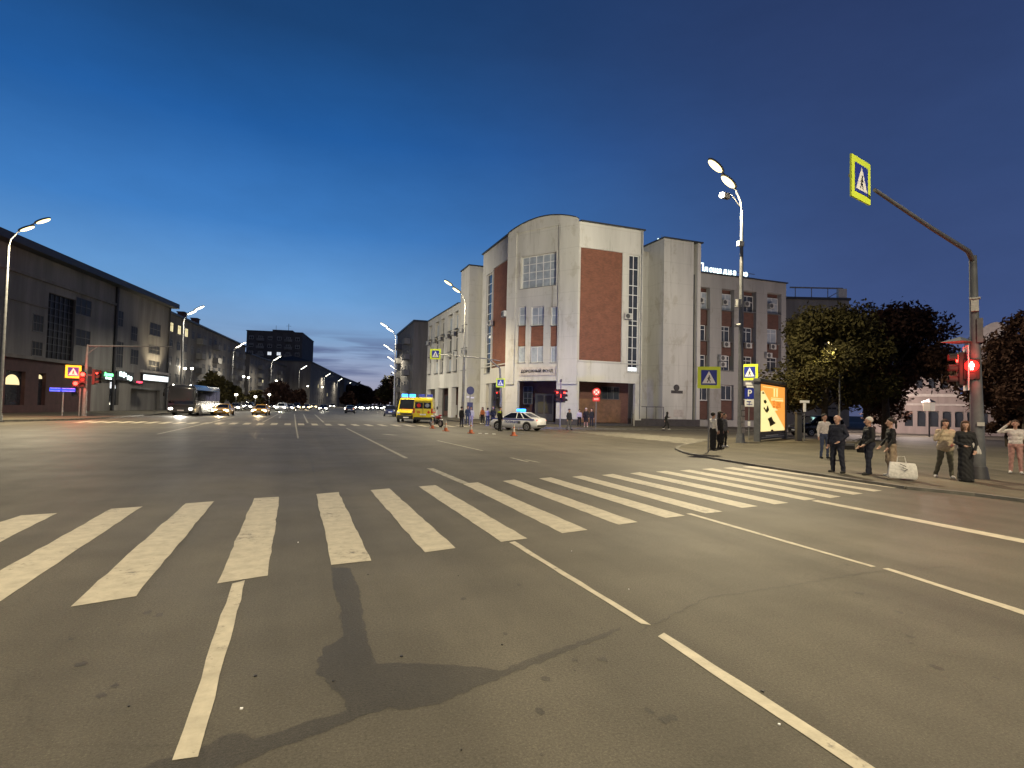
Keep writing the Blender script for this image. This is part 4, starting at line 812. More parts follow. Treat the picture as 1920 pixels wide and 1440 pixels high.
# ---------------------------------------------------------------- signs
def walker(mb, c, s, d=0.):     # walking man pictogram, centre c=(x,z), in the plane y=d
    x, z = c
    def seg(a, b, w):
        ax, az = x + a[0] * s, z + a[1] * s; bx, bz = x + b[0] * s, z + b[1] * s; L = hypot(bx - ax, bz - az) or 1; nx, nz = -(bz - az) / L * w * s, (bx - ax) / L * w * s
        mb.prism([(ax + nx, az + nz), (ax - nx, az - nz), (bx - nx, bz - nz), (bx + nx, bz + nz)], 'y', d - .004, d)
    mb.prism([(x + .04 * s + .075 * s * cos(k * pi / 5), z + .33 * s + .075 * s * sin(k * pi / 5)) for k in range(10)], 'y', d - .004, d)
    for a, b, w in (((.02, .24), (-.02, -.02), .065), ((.0, .2), (-.16, .04), .03), ((.03, .2), (.16, .06), .03), ((-.02, .0), (-.17, -.34), .042), ((-.02, 0), (.1, -.16), .042), ((.1, -.16), (.14, -.36), .038)): seg(a, b, w)
def crossing_board(parent, T, s, name='sign_board', flip=False):
    """square fluorescent board, blue field, white triangle, walking man; faces local -Y"""
    b = MB(T); b.box((-s / 2, 0, -s / 2), (s / 2, .04, s / 2)); bo = b.build(name, 'signyellow', parent)
    b = MB(T); q = s * .345; b.box((-q, -.006, -q), (q, -.001, q)); b.build('blue_field', 'signblue', bo)
    b = MB(T); b.prism([(-q * .86, -q * .78), (q * .86, -q * .78), (0, q * .86)], 'y', -.011, -.007); b.build('white_triangle', 'signwhite', bo)
    b = MB(T); walker(b, (0, -q * .22), q * 1.25, -.012); b.build('walking_man', 'black', bo)
    b = MB(T); b.box((-s * .5, .045, -.03), (s * .5, .07, .03)); b.build('back_rail', 'metal', bo)
    return bo
def face(px, py):  r = ray(px, py); return atan2(r[1], r[0]) - pi / 2      # rz that turns a -Y face to the viewer
# crossing sign on a thin post by the couple
p = G(1328, 850); t = thing('crossing_sign', 'yellow framed crossing sign on a thin post beside the standing couple', 'road sign', p, radians(-38), 'pedestrian crossing signs')
b = MB(); b.tube([(0, 0, -.02), (0, 0, 3.72)], .035, 10); b.build('post', 'metal', t, 40); crossing_board(t, Matrix.Translation((0, -.05, 3.3)), .95)
# parking sign stack behind the big lamp
p = G(1404, 826); t = thing('parking_sign', 'blue parking sign below a tilted yellow crossing board behind the lamp pole', 'road sign', p, radians(-12))
b = MB(); b.tube([(0, 0, -.02), (0, 0, 4.95)], .035, 10); b.build('post', 'metal', t, 40); crossing_board(t, Matrix.Translation((0, -.05, 4.45)) @ Matrix.Rotation(radians(-50), 4, 'Z'), 1.05)
b = MB(); b.box((-.28, -.06, 3.62), (.28, -.04, 3.78)); b.box((-.2, -.06, 3.45), (.28, -.04, 3.58)); b.build('arrow_plate', 'signwhite', t)
b = MB(); b.box((-.33, -.06, 2.72), (.33, -.04, 3.4)); pp = b.build('parking_board', 'signblue', t); text('P', .62, 'signwhite', pp, Matrix.Translation((0, -.07, 3.06)) @ FRONT, .004, bold=.01)
b = MB(); b.box((-.33, -.06, 2.2), (.33, -.04, 2.68)); pp = b.build('info_plate', 'signwhite', t); b = MB(); b.box((-.2, -.068, 2.5), (.1, -.062, 2.56)); b.box((-.05, -.068, 2.3), (.0, -.062, 2.5)); b.box((-.2, -.068, 2.33), (.2, -.062, 2.37)); b.build('pictogram', 'signblue', pp)
b = MB(); b.box((-.1, -.06, .95), (.06, -.036, 1.25)); b.build('small_notice', 'signwhite', t)
# thin T shaped sign by the trees
p = G(1508, 829); t = thing('street_sign', 'thin post with a small white T shaped plate between poster and trees', 'road sign', p, radians(-20))
b = MB(); b.tube([(0, 0, 0), (0, 0, 2.6)], .035, 8); b.build('post', 'metal', t); b = MB(); b.box((-.32, -.06, 2.52), (.3, -.04, 2.68)); b.box((-.1, -.06, 1.95), (.08, -.04, 2.5)); b.build('plate', 'signwhite', t)
t = thing('utility_cabinet', 'dark upright utility cabinet beside the thin T shaped sign', 'cabinet', p + Vector((-.3, .1, 0)), radians(-20)); b = MB(); b.box((-.18, -.05, .0), (.16, .25, 1.85)); b.build('casing', 'plinth', t, bevel=.02); b = MB(); b.box((-.22, -.09, 1.86), (.2, .29, 1.92)); b.build('cap', 'darkmetal', t); b = MB(); b.box((-.15, -.06, .15), (.13, -.052, 1.7)); b.build('door', 'darkmetal', t)
# lit poster stand
pL, pR = G(1424, 830), G(1477, 824); w = (pR - pL).length; cx = (pL + pR) / 2; t = thing('poster_stand', 'glowing orange and cream poster showing a pencil in a dark street frame', 'advertising stand', cx, atan2((pR - pL).y, (pR - pL).x))
Fp = Facade((cx.x, cx.y, 0), pR - pL); zz0 = Fp.uv(1450, 808)[1]; zz1 = Fp.uv(1450, 723.5)[1]; xa = Fp.uv(1425.5, 770)[0]; xb = Fp.uv(1472, 770)[0]
b = MB(); b.box((xa - .28, -.06, .0), (xa - .1, .3, zz1 + .28)); b.box((xb + .1, -.06, .0), (xb + .28, .3, zz1 + .28)); b.box((xa - .1, .06, zz0 - .2), (xb + .1, .28, zz1 + .12)); b.box((xa - .34, -.1, zz1 + .12), (xb + .34, .32, zz1 + .34)); b.box((xa - .1, -.0, zz0 - .5), (xb + .1, .2, zz0 - .2)); b.build('frame', 'mast', t, bevel=.02)
W_, H_ = xb - xa, zz1 - zz0; pz = lambda fx, fz: (xa + W_ * fx, zz1 - H_ * fz)
b = MB(); b.box((xa, .02, zz0), (xb, .059, zz1)); ps = b.build('poster', 'orange_ad', t)
def pp_(name, m, polys, d):
    b = MB()
    for q in polys: b.prism([pz(*k) for k in q], 'y', d - .004, d)
    return b.build(name, m, ps)
pp_('pencil_shape', 'cream_ad', [[(.0, .16), (.12, .13), (.98, .95), (.98, 1), (0, 1)]], .018)
pp_('pencil_tip', 'ink', [[(.06, .20), (.10, .15), (.17, .20)]], .012)
pp_('figure_drawing', 'ink', [[(.12, .50), (.15, .48), (.22, .54), (.27, .44), (.29, .45), (.34, .54), (.26, .605), (.2, .58)], [(.28, .73), (.43, .68), (.5, .77), (.61, .83), (.38, .90), (.34, .80)], [(.40, .985), (.44, .965), (.5, .97), (.52, 1), (.42, 1)], [(.13, .34), (.2, .32), (.25, .37), (.2, .41), (.14, .39)]], .012)
pp_('pale_strip', 'cream_ad', [[(.42, .49), (.6, .5), (.7, .535), (.55, .555), (.45, .54)], [(.42, .265), (.92, .265), (.92, .28), (.42, .28)], [(.42, .30), (.92, .30), (.92, .33), (.42, .33)], [(.1, .045), (.7, .04), (.7, .05), (.1, .055)], [(.52, .06), (.57, .06), (.57, .24), (.52, .24)], [(.63, .06), (.68, .06), (.68, .24), (.63, .24)]], .011)
text('23 дек', W_ * .115, 'ochre', ps, Matrix.Translation((*pz(.64, .41)[:1], .008, pz(.64, .41)[1])) @ FRONT, .003, bold=.008)
b = MB(); b.box((xa + W_ * .2, -.008, zz0 - .30), (xa + W_ * .7, -.002, zz0 - .25)); b.box((xa + W_ * .05, -.008, zz0 - .38), (xa + W_ * .95, -.002, zz0 - .35)); b.build('caption_strip', 'signwhite', t)
# no stopping sign with plates in front of the entrance, seen red
p = G(1117, 806.5); t = thing('prohibition_sign', 'red round prohibition sign on a post before the dark entrance', 'road sign', p, radians(-26)); z = 3.05
b = MB(); b.tube([(0, 0, 0), (0, 0, 3.6)], .035, 8); b.build('post', 'metal', t)
b = MB(); b.disc((0, -.05, 3.3), .36, 'y', .03, 24); db = b.build('disc', 'signred', t); b = MB(); b.disc((0, -.07, 3.3), .24, 'y', .012, 24); b.build('inner_field', 'signwhite', db)
b = MB(Matrix.Translation((0, -.08, 3.3)) @ Matrix.Rotation(radians(45), 4, 'Y')); b.box((-.25, -.006, -.035), (.25, .003, .035)); b.build('slash', 'signred', db); b = MB(Matrix.Translation((0, -.08, 3.3)) @ Matrix.Rotation(radians(-45), 4, 'Y')); b.box((-.25, -.012, -.035), (.25, -.007, .035)); b.build('slash', 'signred', db)
b = MB(); b.box((-.3, -.06, 2.5), (.3, -.04, 2.88)); pl = b.build('plate', 'signred', t); b = MB(); b.box((-.2, -.066, 2.62), (.2, -.061, 2.66)); b.box((-.2, -.066, 2.72), (.2, -.061, 2.76)); b.build('plate_lines', 'signwhite', pl)
# round sign seen dark in front of the avenue wing
p = G(880, 797); t = thing('round_sign', 'dark round road sign with white side plates on the pavement by the group', 'road sign', p, radians(5))
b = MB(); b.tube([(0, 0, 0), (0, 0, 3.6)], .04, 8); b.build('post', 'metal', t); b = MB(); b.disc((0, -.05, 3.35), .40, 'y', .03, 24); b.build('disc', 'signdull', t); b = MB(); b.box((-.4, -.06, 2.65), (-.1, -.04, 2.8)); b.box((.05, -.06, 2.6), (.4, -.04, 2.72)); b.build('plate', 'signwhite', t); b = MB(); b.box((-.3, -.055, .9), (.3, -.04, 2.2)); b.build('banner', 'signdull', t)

# ---------------------------------------------------------------- traffic signals
def signal_head(parent, T, lit=0, n=3, name='signal_head'):
    b = MB(T); b.box((-.17, -.02, -.16 - .32 * (n - 1)), (.17, .16, .17)); h = b.build(name, 'black', parent, bevel=.02)
    for i in range(n):
        z = -.32 * i; b = MB(T); b.disc((0, -.03, z), .115, 'y', .02, 18); b.build('signal_lens', 'redlamp' if i == lit else 'plastic', h)
        b = MB(T); secs = []
        for r_ in (0, 1):
            pass
        pts = [(.14 * cos(a), .14 * sin(a)) for a in [pi * k / 10 - .35 * (1 - k / 5) for k in range(11)]]
        b.add([(x, -.03, z + y) for x, y in pts] + [(x, -.24, z + y * .97) for x, y in pts], [(k, k + 1, 12 + k, 11 + k) for k in range(10)]); v = b.build('visor', 'black', h)
        so = v.modifiers.new('thick', 'SOLIDIFY'); so.thickness = .008
    return h
# right: mast with pedestrian signal and arm sign
p = G(1833, 901); p.z = .06; vh = face(1833, 700); t = thing('signal_mast', 'grey mast with the glowing red pedestrian signal and an arm carrying a crossing sign', 'traffic light', p, 0)
Fm_ = Facade((p.x, p.y, 0), (cos(vh), sin(vh))); off = lambda px, py: Vector((Fm_.T @ Vector((Fm_.uv(px, py)[0], 0, Fm_.uv(px, py)[1])))) - Vector((p.x, p.y, .06))
top = off(1824, 480); b = MB(); b.tube([(0, 0, 0), (0, 0, 1.6), (top.x * .5, top.y * .5, 4), (top.x, top.y, top.z)], [.2, .17, .12, .095], 14); b.build('pole', 'mast', t, 40)
b = MB(); b.tube([(0, 0, 0), (0, 0, .35)], [.28, .22], 14); b.build('base', 'darkmetal', t, 40)
# the arm crosses over the carriageway; its end stands closer to the road axis
ae = D(1640, 356, 12.4) - Vector((p.x, p.y, .06)); ab = top + Vector((0, 0, .02)); b = MB(); b.tube([top - Vector((0, 0, .15)), top.lerp(ae, .06) + Vector((0, 0, .05)), top.lerp(ae, .5), ae], [.075, .07, .055, .04], 10); b.build('arm', 'mast', t, 40)
cc = D(1615, 337, 12.35) - Vector((p.x, p.y, .06)); ar = (top - cc); crossing_board(t, Matrix.Translation(cc) @ Matrix.Rotation(atan2(ar.y, ar.x) + radians(0), 4, 'Z'), .92)
pc = off(1822, 688); T = Matrix.Translation(pc) @ Matrix.Rotation(vh, 4, 'Z')
b = MB(T @ Matrix.Translation((0, -.18, 0))); b.box((-.19, 0, -.38), (.19, .16, .22)); hd = b.build('pedestrian_signal', 'black', t, bevel=.02); b = MB(T @ Matrix.Translation((0, -.19, 0))); b.disc((0, 0, .02), .165, 'y', .012, 24); b.build('red_lens', 'redface', hd)
b = MB(T @ Matrix.Translation((0, -.205, .02))); b.ell((0, 0, .092), (.03, .006, .03)); b.prism([(-.055, .06), (.055, .06), (.06, -.03), (.035, -.03), (.035, -.12), (.006, -.12), (0, -.05), (-.006, -.12), (-.035, -.12), (-.035, -.03), (-.06, -.03)], 'y', -.006, .0); b.build('standing_man', 'manlamp', hd)
b = MB(T @ Matrix.Translation((0, -.19, -.28))); b.disc((0, 0, 0), .1, 'y', .012, 20); b.build('dark_lens', 'plastic', hd)
vcp = off(1797, 672); T2 = Matrix.Translation(vcp) @ Matrix.Rotation(vh - radians(78), 4, 'Z'); signal_head(t, T2, 0)
b = MB(T2); b.box((-.32, .17, -.95), (.32, .185, .36)); b.build('backboard', 'signwhite', t)
b = MB(T2); b.tube([(0, .15, .2), tuple(T2.inverted() @ Vector((0, 0, vcp.z + .2)))], .03, 6); b.tube([(0, .15, -.6), tuple(T2.inverted() @ Vector((0, 0, vcp.z - .6)))], .03, 6); b.build('bracket', 'metal', t)
hv = off(1800, 642); b = MB(Matrix.Translation(hv)); b.add([(-.42, -.3, 0), (.42, -.3, 0), (.42, .3, 0), (-.42, .3, 0), (0, 0, .17)], [(0, 3, 2, 1), (0, 1, 4), (1, 2, 4), (2, 3, 4), (3, 0, 4)]); b.build('rain_hood', 'mast', t)
cp_ = off(1828, 572); b = MB(Matrix.Translation(cp_) @ Matrix.Rotation(vh, 4, 'Z')); b.box((-.09, -.2, -.2), (.09, -.06, .14)); b.box((-.13, -.24, .15), (.13, -.02, .19)); b.build('camera', 'acbox', t)
bp_ = off(1836, 620); b = MB(Matrix.Translation(bp_) @ Matrix.Rotation(vh, 4, 'Z')); b.box((-.05, -.16, -.35), (.09, -.1, .35)); b.build('cable_box', 'mast', t)
bd = off(1842, 795); b = MB(Matrix.Translation(bd) @ Matrix.Rotation(vh, 4, 'Z')); b.box((-.12, -.22, -.06), (.05, -.16, .05)); b.build('push_button', 'acbox', t)
point('signal_glow', Vector((p.x, p.y, 0)) + T @ Vector((0, -.42, .05)), 40, (1, .02, .015), .12)
point('signal_glow', Vector((p.x, p.y, 0)) + T2 @ Vector((0, -.5, 0)), 50, (1, .02, .015), .12)
# left: signal mast with long arm, red signals, crossing board and blue board
p = G(157, 783); t = thing('signal_mast', 'signal mast on the left pavement with red lights, crossing board and long thin arm', 'traffic light', p, 0)
vh = face(157, 700); Fm_ = Facade((p.x, p.y, 0), (cos(vh), sin(vh))); off = lambda px, py: Vector((Fm_.T @ Vector((Fm_.uv(px, py)[0], 0, Fm_.uv(px, py)[1])))) - Vector((p.x, p.y, 0))
top = off(165, 646); b = MB(); b.tube([(0, 0, 0), (0, 0, top.z * .6), top], [.2, .14, .09], 12); b.build('pole', 'metal', t, 40); e = off(322, 650); b = MB(); b.tube([top - Vector((0, 0, .1)), e], [.07, .05], 8); q1 = off(160, 666); q2 = off(188, 646); b.tube([q1, q2], .035, 6); b.build('arm', 'metal', t)
T = Matrix.Translation(off(137.5, 697)) @ Matrix.Rotation(vh, 4, 'Z'); crossing_board(t, T @ Matrix.Translation((0, -.15, 0)), 1.15)
k = 2.1
for px, py, rz in ((155, 702, 0), (141.5, 719, 0), (176, 697.5, radians(60))):
    q = off(px, py); T = Matrix.Translation(q) @ Matrix.Rotation(vh + rz, 4, 'Z') @ Matrix.Scale(1.45, 4); h = signal_head(t, T @ Matrix.Translation((0, -.15, 0)), 0); b = MB(); b.tube([q + Vector((0, 0, -.3)), Vector((0, 0, q.z - .3))], .03, 6); b.build('bracket', 'metal', t)
q = off(148, 708); point('signal_glow', Vector((p.x, p.y, 0)) + q + Vector((cos(vh - pi / 2), sin(vh - pi / 2), 0)) * 1.2, 500, (1, .03, .02), .2)
p2 = G(116, 783); t = thing('direction_sign', 'long blue backlit direction board of two panels before the maroon arcade', 'road sign', p2, vh); Fd = Facade((p2.x, p2.y, 0), (cos(vh), sin(vh))); r = Fd.rect(93, 726.5, 141, 735)
b = MB(); b.box((r[0], -.1, r[1]), (r[0] + (r[2] - r[0]) * .43, 0, r[3])); b.build('panel', 'sblue', t); b = MB(); b.box((r[0] + (r[2] - r[0]) * .46, -.1, r[1]), (r[2], 0, r[3])); pn = b.build('panel', 'sblue', t)
b = MB()
for a, c in ((.02, .41), (.48, .98)):
    for z in (.14, .84): b.box((r[0] + (r[2] - r[0]) * a, -.112, r[1] + (r[3] - r[1]) * z), (r[0] + (r[2] - r[0]) * c, -.102, r[1] + (r[3] - r[1]) * (z + .05)))
b.build('border_line', 'signwhite', pn); b = MB(); b.tube([(0, .1, 0), (0, .1, r[3])], .06, 8); b.tube([(1.2, .1, 0), (1.2, .1, r[3])], .06, 8); b.build('post', 'metal', t)
# middle: mast by the police car, with arm sign to the left and second crossing board
p = G(938, 797); t = thing('signal_mast', 'mast behind the police officer with a long arm and two yellow crossing boards', 'traffic light', p, 0); vh = face(938, 740)
Fm_ = Facade((p.x, p.y, 0), (cos(vh), sin(vh))); off = lambda px, py: Vector((Fm_.T @ Vector((Fm_.uv(px, py)[0], 0, Fm_.uv(px, py)[1])))) - Vector((p.x, p.y, 0))
top = off(937, 690); e = off(822, 664.5); k1 = off(920, 676); b = MB(); b.tube([(0, 0, 0), (0, 0, 3), top, ], [.17, .13, .1], 10); b.build('pole', 'metal', t, 40); b = MB(); b.tube([top, k1, off(914, 672.5), e], [.08, .07, .06, .045], 8); b.tube([off(914, 672.5), off(938, 677)], .05, 6); b.build('arm', 'metal', t)
T = Matrix.Translation(off(816.5, 664)) @ Matrix.Rotation(vh + .05, 4, 'Z'); crossing_board(t, T, 1.05); T = Matrix.Translation(off(938.5, 718)) @ Matrix.Rotation(vh, 4, 'Z'); crossing_board(t, T @ Matrix.Translation((0, -.2, 0)), .92)
signal_head(t, Matrix.Translation(off(931, 735)) @ Matrix.Rotation(vh + 1.2, 4, 'Z'), 0)
# middle right: signal post with three turned heads
p = G(1050, 803); t = thing('signal_post', 'slim post with red lit signal heads turned three ways before the entrance pier', 'traffic light', p, face(1050, 740))
b = MB(); b.tube([(0, 0, 0), (0, 0, 4.4)], .055, 8); b.build('post', 'metal', t); b = MB(); b.ell((0, 0, 4.35), (.12, .12, .16)); b.build('cap', 'darkmetal', t)
for x, rz in ((-.28, -.9), (.05, 0), (.3, .9)): signal_head(t, Matrix.Translation((x, -.1, 3.35)) @ Matrix.Rotation(rz, 4, 'Z') @ Matrix.Scale(1.25, 4), 1 if rz == 0 else 0)
point('signal_glow', p + Vector((-.3, -1.0, 3.3)), 60, (1, .05, .03), .15)

# ---------------------------------------------------------------- vehicles (forward = local +Y)
def carpaint(name, col, rough=.25):
    m = mat(name, col, rough, .06, 2); b = m.node_tree.nodes['Principled BSDF']; b.inputs['Coat Weight'].default_value = .6; b.inputs['Coat Roughness'].default_value = .08; M[name] = m; return name
for n, c in (('paint_white', (.86, .88, .90)), ('paint_yellow', (.75, .60, .03)), ('paint_taxi', (.70, .36, .03)), ('paint_dark', (.02, .022, .028)), ('paint_grey', (.12, .125, .13)), ('paint_silver', (.38, .39, .40)), ('paint_navy', (.015, .022, .06)), ('paint_red', (.35, .02, .02)), ('paint_coach', (.07, .075, .08))): carpaint(n, c)
def wheel(parent, x, y, r, w=.2, zc=None):
    s = 1 if x > 0 else -1; z = zc or r
    b = MB(); b.tube([(x - w / 2, y, z), (x - w / 2 + .03, y, z), (x + w / 2 - .03, y, z), (x + w / 2, y, z)], [r * .93, r, r, r * .93], 20); wh = b.build('wheel', 'tyre', parent, 40)
    b = MB(); xo = x + s * w / 2; b.disc((xo, y, z), r * .66, 'x', .012, 20)
    b.build('rim', 'rim', wh); b = MB()
    for k in range(5):
        a = 2 * pi * k / 5; b.add([(xo + s * .008, y + r * .22 * cos(a - .5), z + r * .22 * sin(a - .5)), (xo + s * .008, y + r * .56 * cos(a - .28), z + r * .56 * sin(a - .28)), (xo + s * .008, y + r * .56 * cos(a + .28), z + r * .56 * sin(a + .28)), (xo + s * .008, y + r * .22 * cos(a + .5), z + r * .22 * sin(a + .5))], [(0, 1, 2, 3)])
    b.build('rim_gap', 'plastic', wh)
STY = {'sedan': ([(-2.22, .42, .84, .64), (-2.16, .30, .98, .78), (-1.9, .22, 1.05, .85), (-1.2, .2, 1.03, .875), (0, .2, .98, .88), (.9, .2, .96, .88), (1.3, .2, .94, .87), (1.85, .22, .82, .83), (2.12, .28, .70, .74), (2.2, .38, .58, .60)], (-1.75, 1.12, -.85, .28, .96, 1.46), 1.32),
       'hatch': ([(-1.98, .42, .9, .66), (-1.93, .30, 1.02, .79), (-1.7, .22, 1.06, .85), (-1.1, .2, 1.03, .87), (0, .2, 1., .87), (.9, .2, .98, .87), (1.3, .2, .96, .86), (1.75, .22, .86, .82), (1.95, .28, .72, .74), (2.02, .38, .6, .6)], (-1.85, 1.18, -1.45, .25, .98, 1.52), 1.26),
       'suv': ([(-2.2, .5, 1.0, .7), (-2.15, .36, 1.12, .84), (-1.9, .3, 1.16, .9), (-1.2, .28, 1.12, .92), (0, .28, 1.1, .92), (.9, .28, 1.08, .92), (1.3, .28, 1.08, .91), (1.95, .3, 1.0, .88), (2.15, .36, .84, .8), (2.22, .46, .7, .66)], (-2.08, 1.2, -1.75, .4, 1.08, 1.70), 1.34)}
def car(label, loc, rz, pm, style='sedan', lights='front', group='cars on the avenue', cat='car', name='car', power=0, hm='head', extra=None, hs=1.0):
    st, gh, ax = STY[style]; t = thing(name, label, cat, loc, rz, group)
    secs = []
    for y, zb, zt, hw in st:
        pts = [(0, zb), (hw * .84, zb), (hw * .97, zb + (zt - zb) * .18), (hw, zb + (zt - zb) * .5), (hw * .975, zb + (zt - zb) * .78), (hw * .86, zt - .01), (hw * .5, zt + .018)]
        secs.append([(x, y, z) for x, z in pts] + [(0, y, zt + .025)] + [(-x, y, z) for x, z in pts[:0:-1]])
    b = MB(); b.loft(secs); b.build('body', pm, t, 50)
    r0, f0, r1, f1, zb, zr = gh; hw = st[4][3]; wb, wt = hw * .9, hw * .68
    b = MB(); b.loft([[(-wb, r0, zb), (wb, r0, zb), (wb * .97, f0 - .12, zb), (wb * .72, f0, zb - .02), (-wb * .72, f0, zb - .02), (-wb * .97, f0 - .12, zb)], [(-wt, r1, zr - .07), (wt, r1, zr - .07), (wt, f1 - .06, zr - .07), (wt * .8, f1, zr - .07), (-wt * .8, f1, zr - .07), (-wt, f1 - .06, zr - .07)]]); b.build('window_glass', 'carglass', t)
    b = MB(); b.loft([[(-wt * 1.02, r1 - .03, zr - .08), (wt * 1.02, r1 - .03, zr - .08), (wt * 1.02, f1, zr - .08), (wt * .8, f1 + .05, zr - .08), (-wt * .8, f1 + .05, zr - .08), (-wt * 1.02, f1, zr - .08)], [(-wt * .98, r1, zr - .03), (wt * .98, r1, zr - .03), (wt * .98, f1 - .06, zr - .03), (wt * .78, f1, zr - .03), (-wt * .78, f1, zr - .03), (-wt * .98, f1 - .06, zr - .03)],
                       [(-wt * .8, r1 + .15, zr), (wt * .8, r1 + .15, zr), (wt * .8, f1 - .2, zr), (wt * .6, f1 - .15, zr), (-wt * .6, f1 - .15, zr), (-wt * .8, f1 - .2, zr)]]); b.build('roof', pm, t, 40)
    b = MB()
    for s in (1, -1):
        b.tube([(s * wb, r0, zb), (s * wt, r1, zr - .06)], .045, 6); b.tube([(s * wb * .86, f0 - .06, zb), (s * wt * .93, f1, zr - .06)], .035, 6); ym = (r1 + f1) / 2 - .05; b.tube([(s * (wb + .004), ym, zb), (s * (wt + .01), ym, zr - .06)], .035, 6)
        if style != 'hatch': b.tube([(s * (wb + .0), r0 + .75, zb), (s * (wt + .005), r1 + .25, zr - .06)], .04, 6)
    b.build('pillar', pm, t, 40)
    for s in (1, -1):
        for y in (ax, -ax):
            b = MB(); b.disc((s * (hw - .0), y, .36), .365, 'x', .03, 20); b.build('wheel_arch', 'plastic', t); wheel(t, s * (hw - .075), y, .315)
        b = MB(); b.ell((s * (hw + .09), f0 - .35, zb + .08), (.1, .06, .08), 10, 6); b.build('mirror', pm, t, 60)
        yf = st[-2][0]; zf = st[-2][2]
        b = MB(); b.ell((s * .58, yf - .035, zf - .07), (.17 * min(hs, 2.1), .08, .075 * hs), 12, 6); b.build('headlight', hm if lights == 'front' else 'frame', t, 60)
        zr_ = st[1][2]; b = MB(); b.ell((s * .6, st[1][0] + .03, zr_ - .14), (.2, .06, .09), 12, 6); b.build('taillight', 'tail' if lights == 'rear' else 'taildim', t, 60)
    b = MB(); b.box((-.26, st[0][0] - .012, .62), (.26, st[0][0] + .02, .74)); b.build('rear_plate', 'signwhite', t); b = MB(); b.box((-.26, st[-1][0] - .02, .44), (.26, st[-1][0] + .012, .55)); b.build('front_plate', 'signwhite', t)
    b = MB(); b.box((-.45, st[-1][0] - .05, .56), (.45, st[-1][0] + .008, .64)); b.box((-.6, st[-1][0] - .12, .3), (.6, st[-1][0] - .01, .42)); b.build('grille', 'plastic', t)
    b = MB(); b.box((-.72, st[0][0] - .008, .34), (.72, st[0][0] + .1, .5)); b.build('rear_bumper', 'plastic', t, bevel=.02)
    if power: spot('headlamp_beam', (0, st[-1][0] + .12, .62), (0, st[-1][0] + 12, -.6), power * 2.5, (1, .9, .7) if hm == 'head' else (1, .72, .38), 75, .8, .15, t)
    return t, hw, st
AR = {}
def heading(v): return atan2(-v[0], v[1])
toward = heading(-d2)         # driving toward the viewer along the avenue
away = heading(d2)
# police car, rear quarter to us, nose to the left
p = (G(945, 803) + G(1012, 808)) / 2; pr, pf = G(1003, 809.5), G(932, 806); pc_ = G(970, 806.5)
pol, hw, st_ = car('white police sedan with a blue stripe and lit blue beacon', (pc_.x, pc_.y, 0), radians(39), 'paint_white', 'sedan', 'rear', None, 'car', 'police_car')
for s in (1, -1):
    b = MB(); b.box((s * (hw - .004), -1.95, .84), (s * (hw - .055), 1.9, .93)); b.build('stripe', 'signblue', pol)
    text('ПОЛИЦИЯ', .24, 'signblue', pol, Matrix.Translation((s * (hw + .006), .05, .66)) @ Matrix.Rotation(s * pi / 2, 4, 'Z') @ FRONT, .003, bold=.004)
    b = MB(); b.box((s * (hw - .01), -.75, .55), (s * (hw + .006), -.5, .75)); b.build('door_emblem', 'paint_grey', pol)
b = MB(); b.box((-.5, -.45, 1.46), (.5, -.2, 1.50)); b.build('light_bar_base', 'plastic', pol)
for x0, x1 in ((-.5, -.06), (.06, .5)): b = MB(); b.box((x0, -.48, 1.50), (x1, -.17, 1.70)); b.build('beacon', 'blue', pol, bevel=.03)
spot('beacon_light', (0, -.3, 1.85), (11.3, 3.7, 1.2), 2600, (.10, .20, 1), 115, .8, .15, pol)
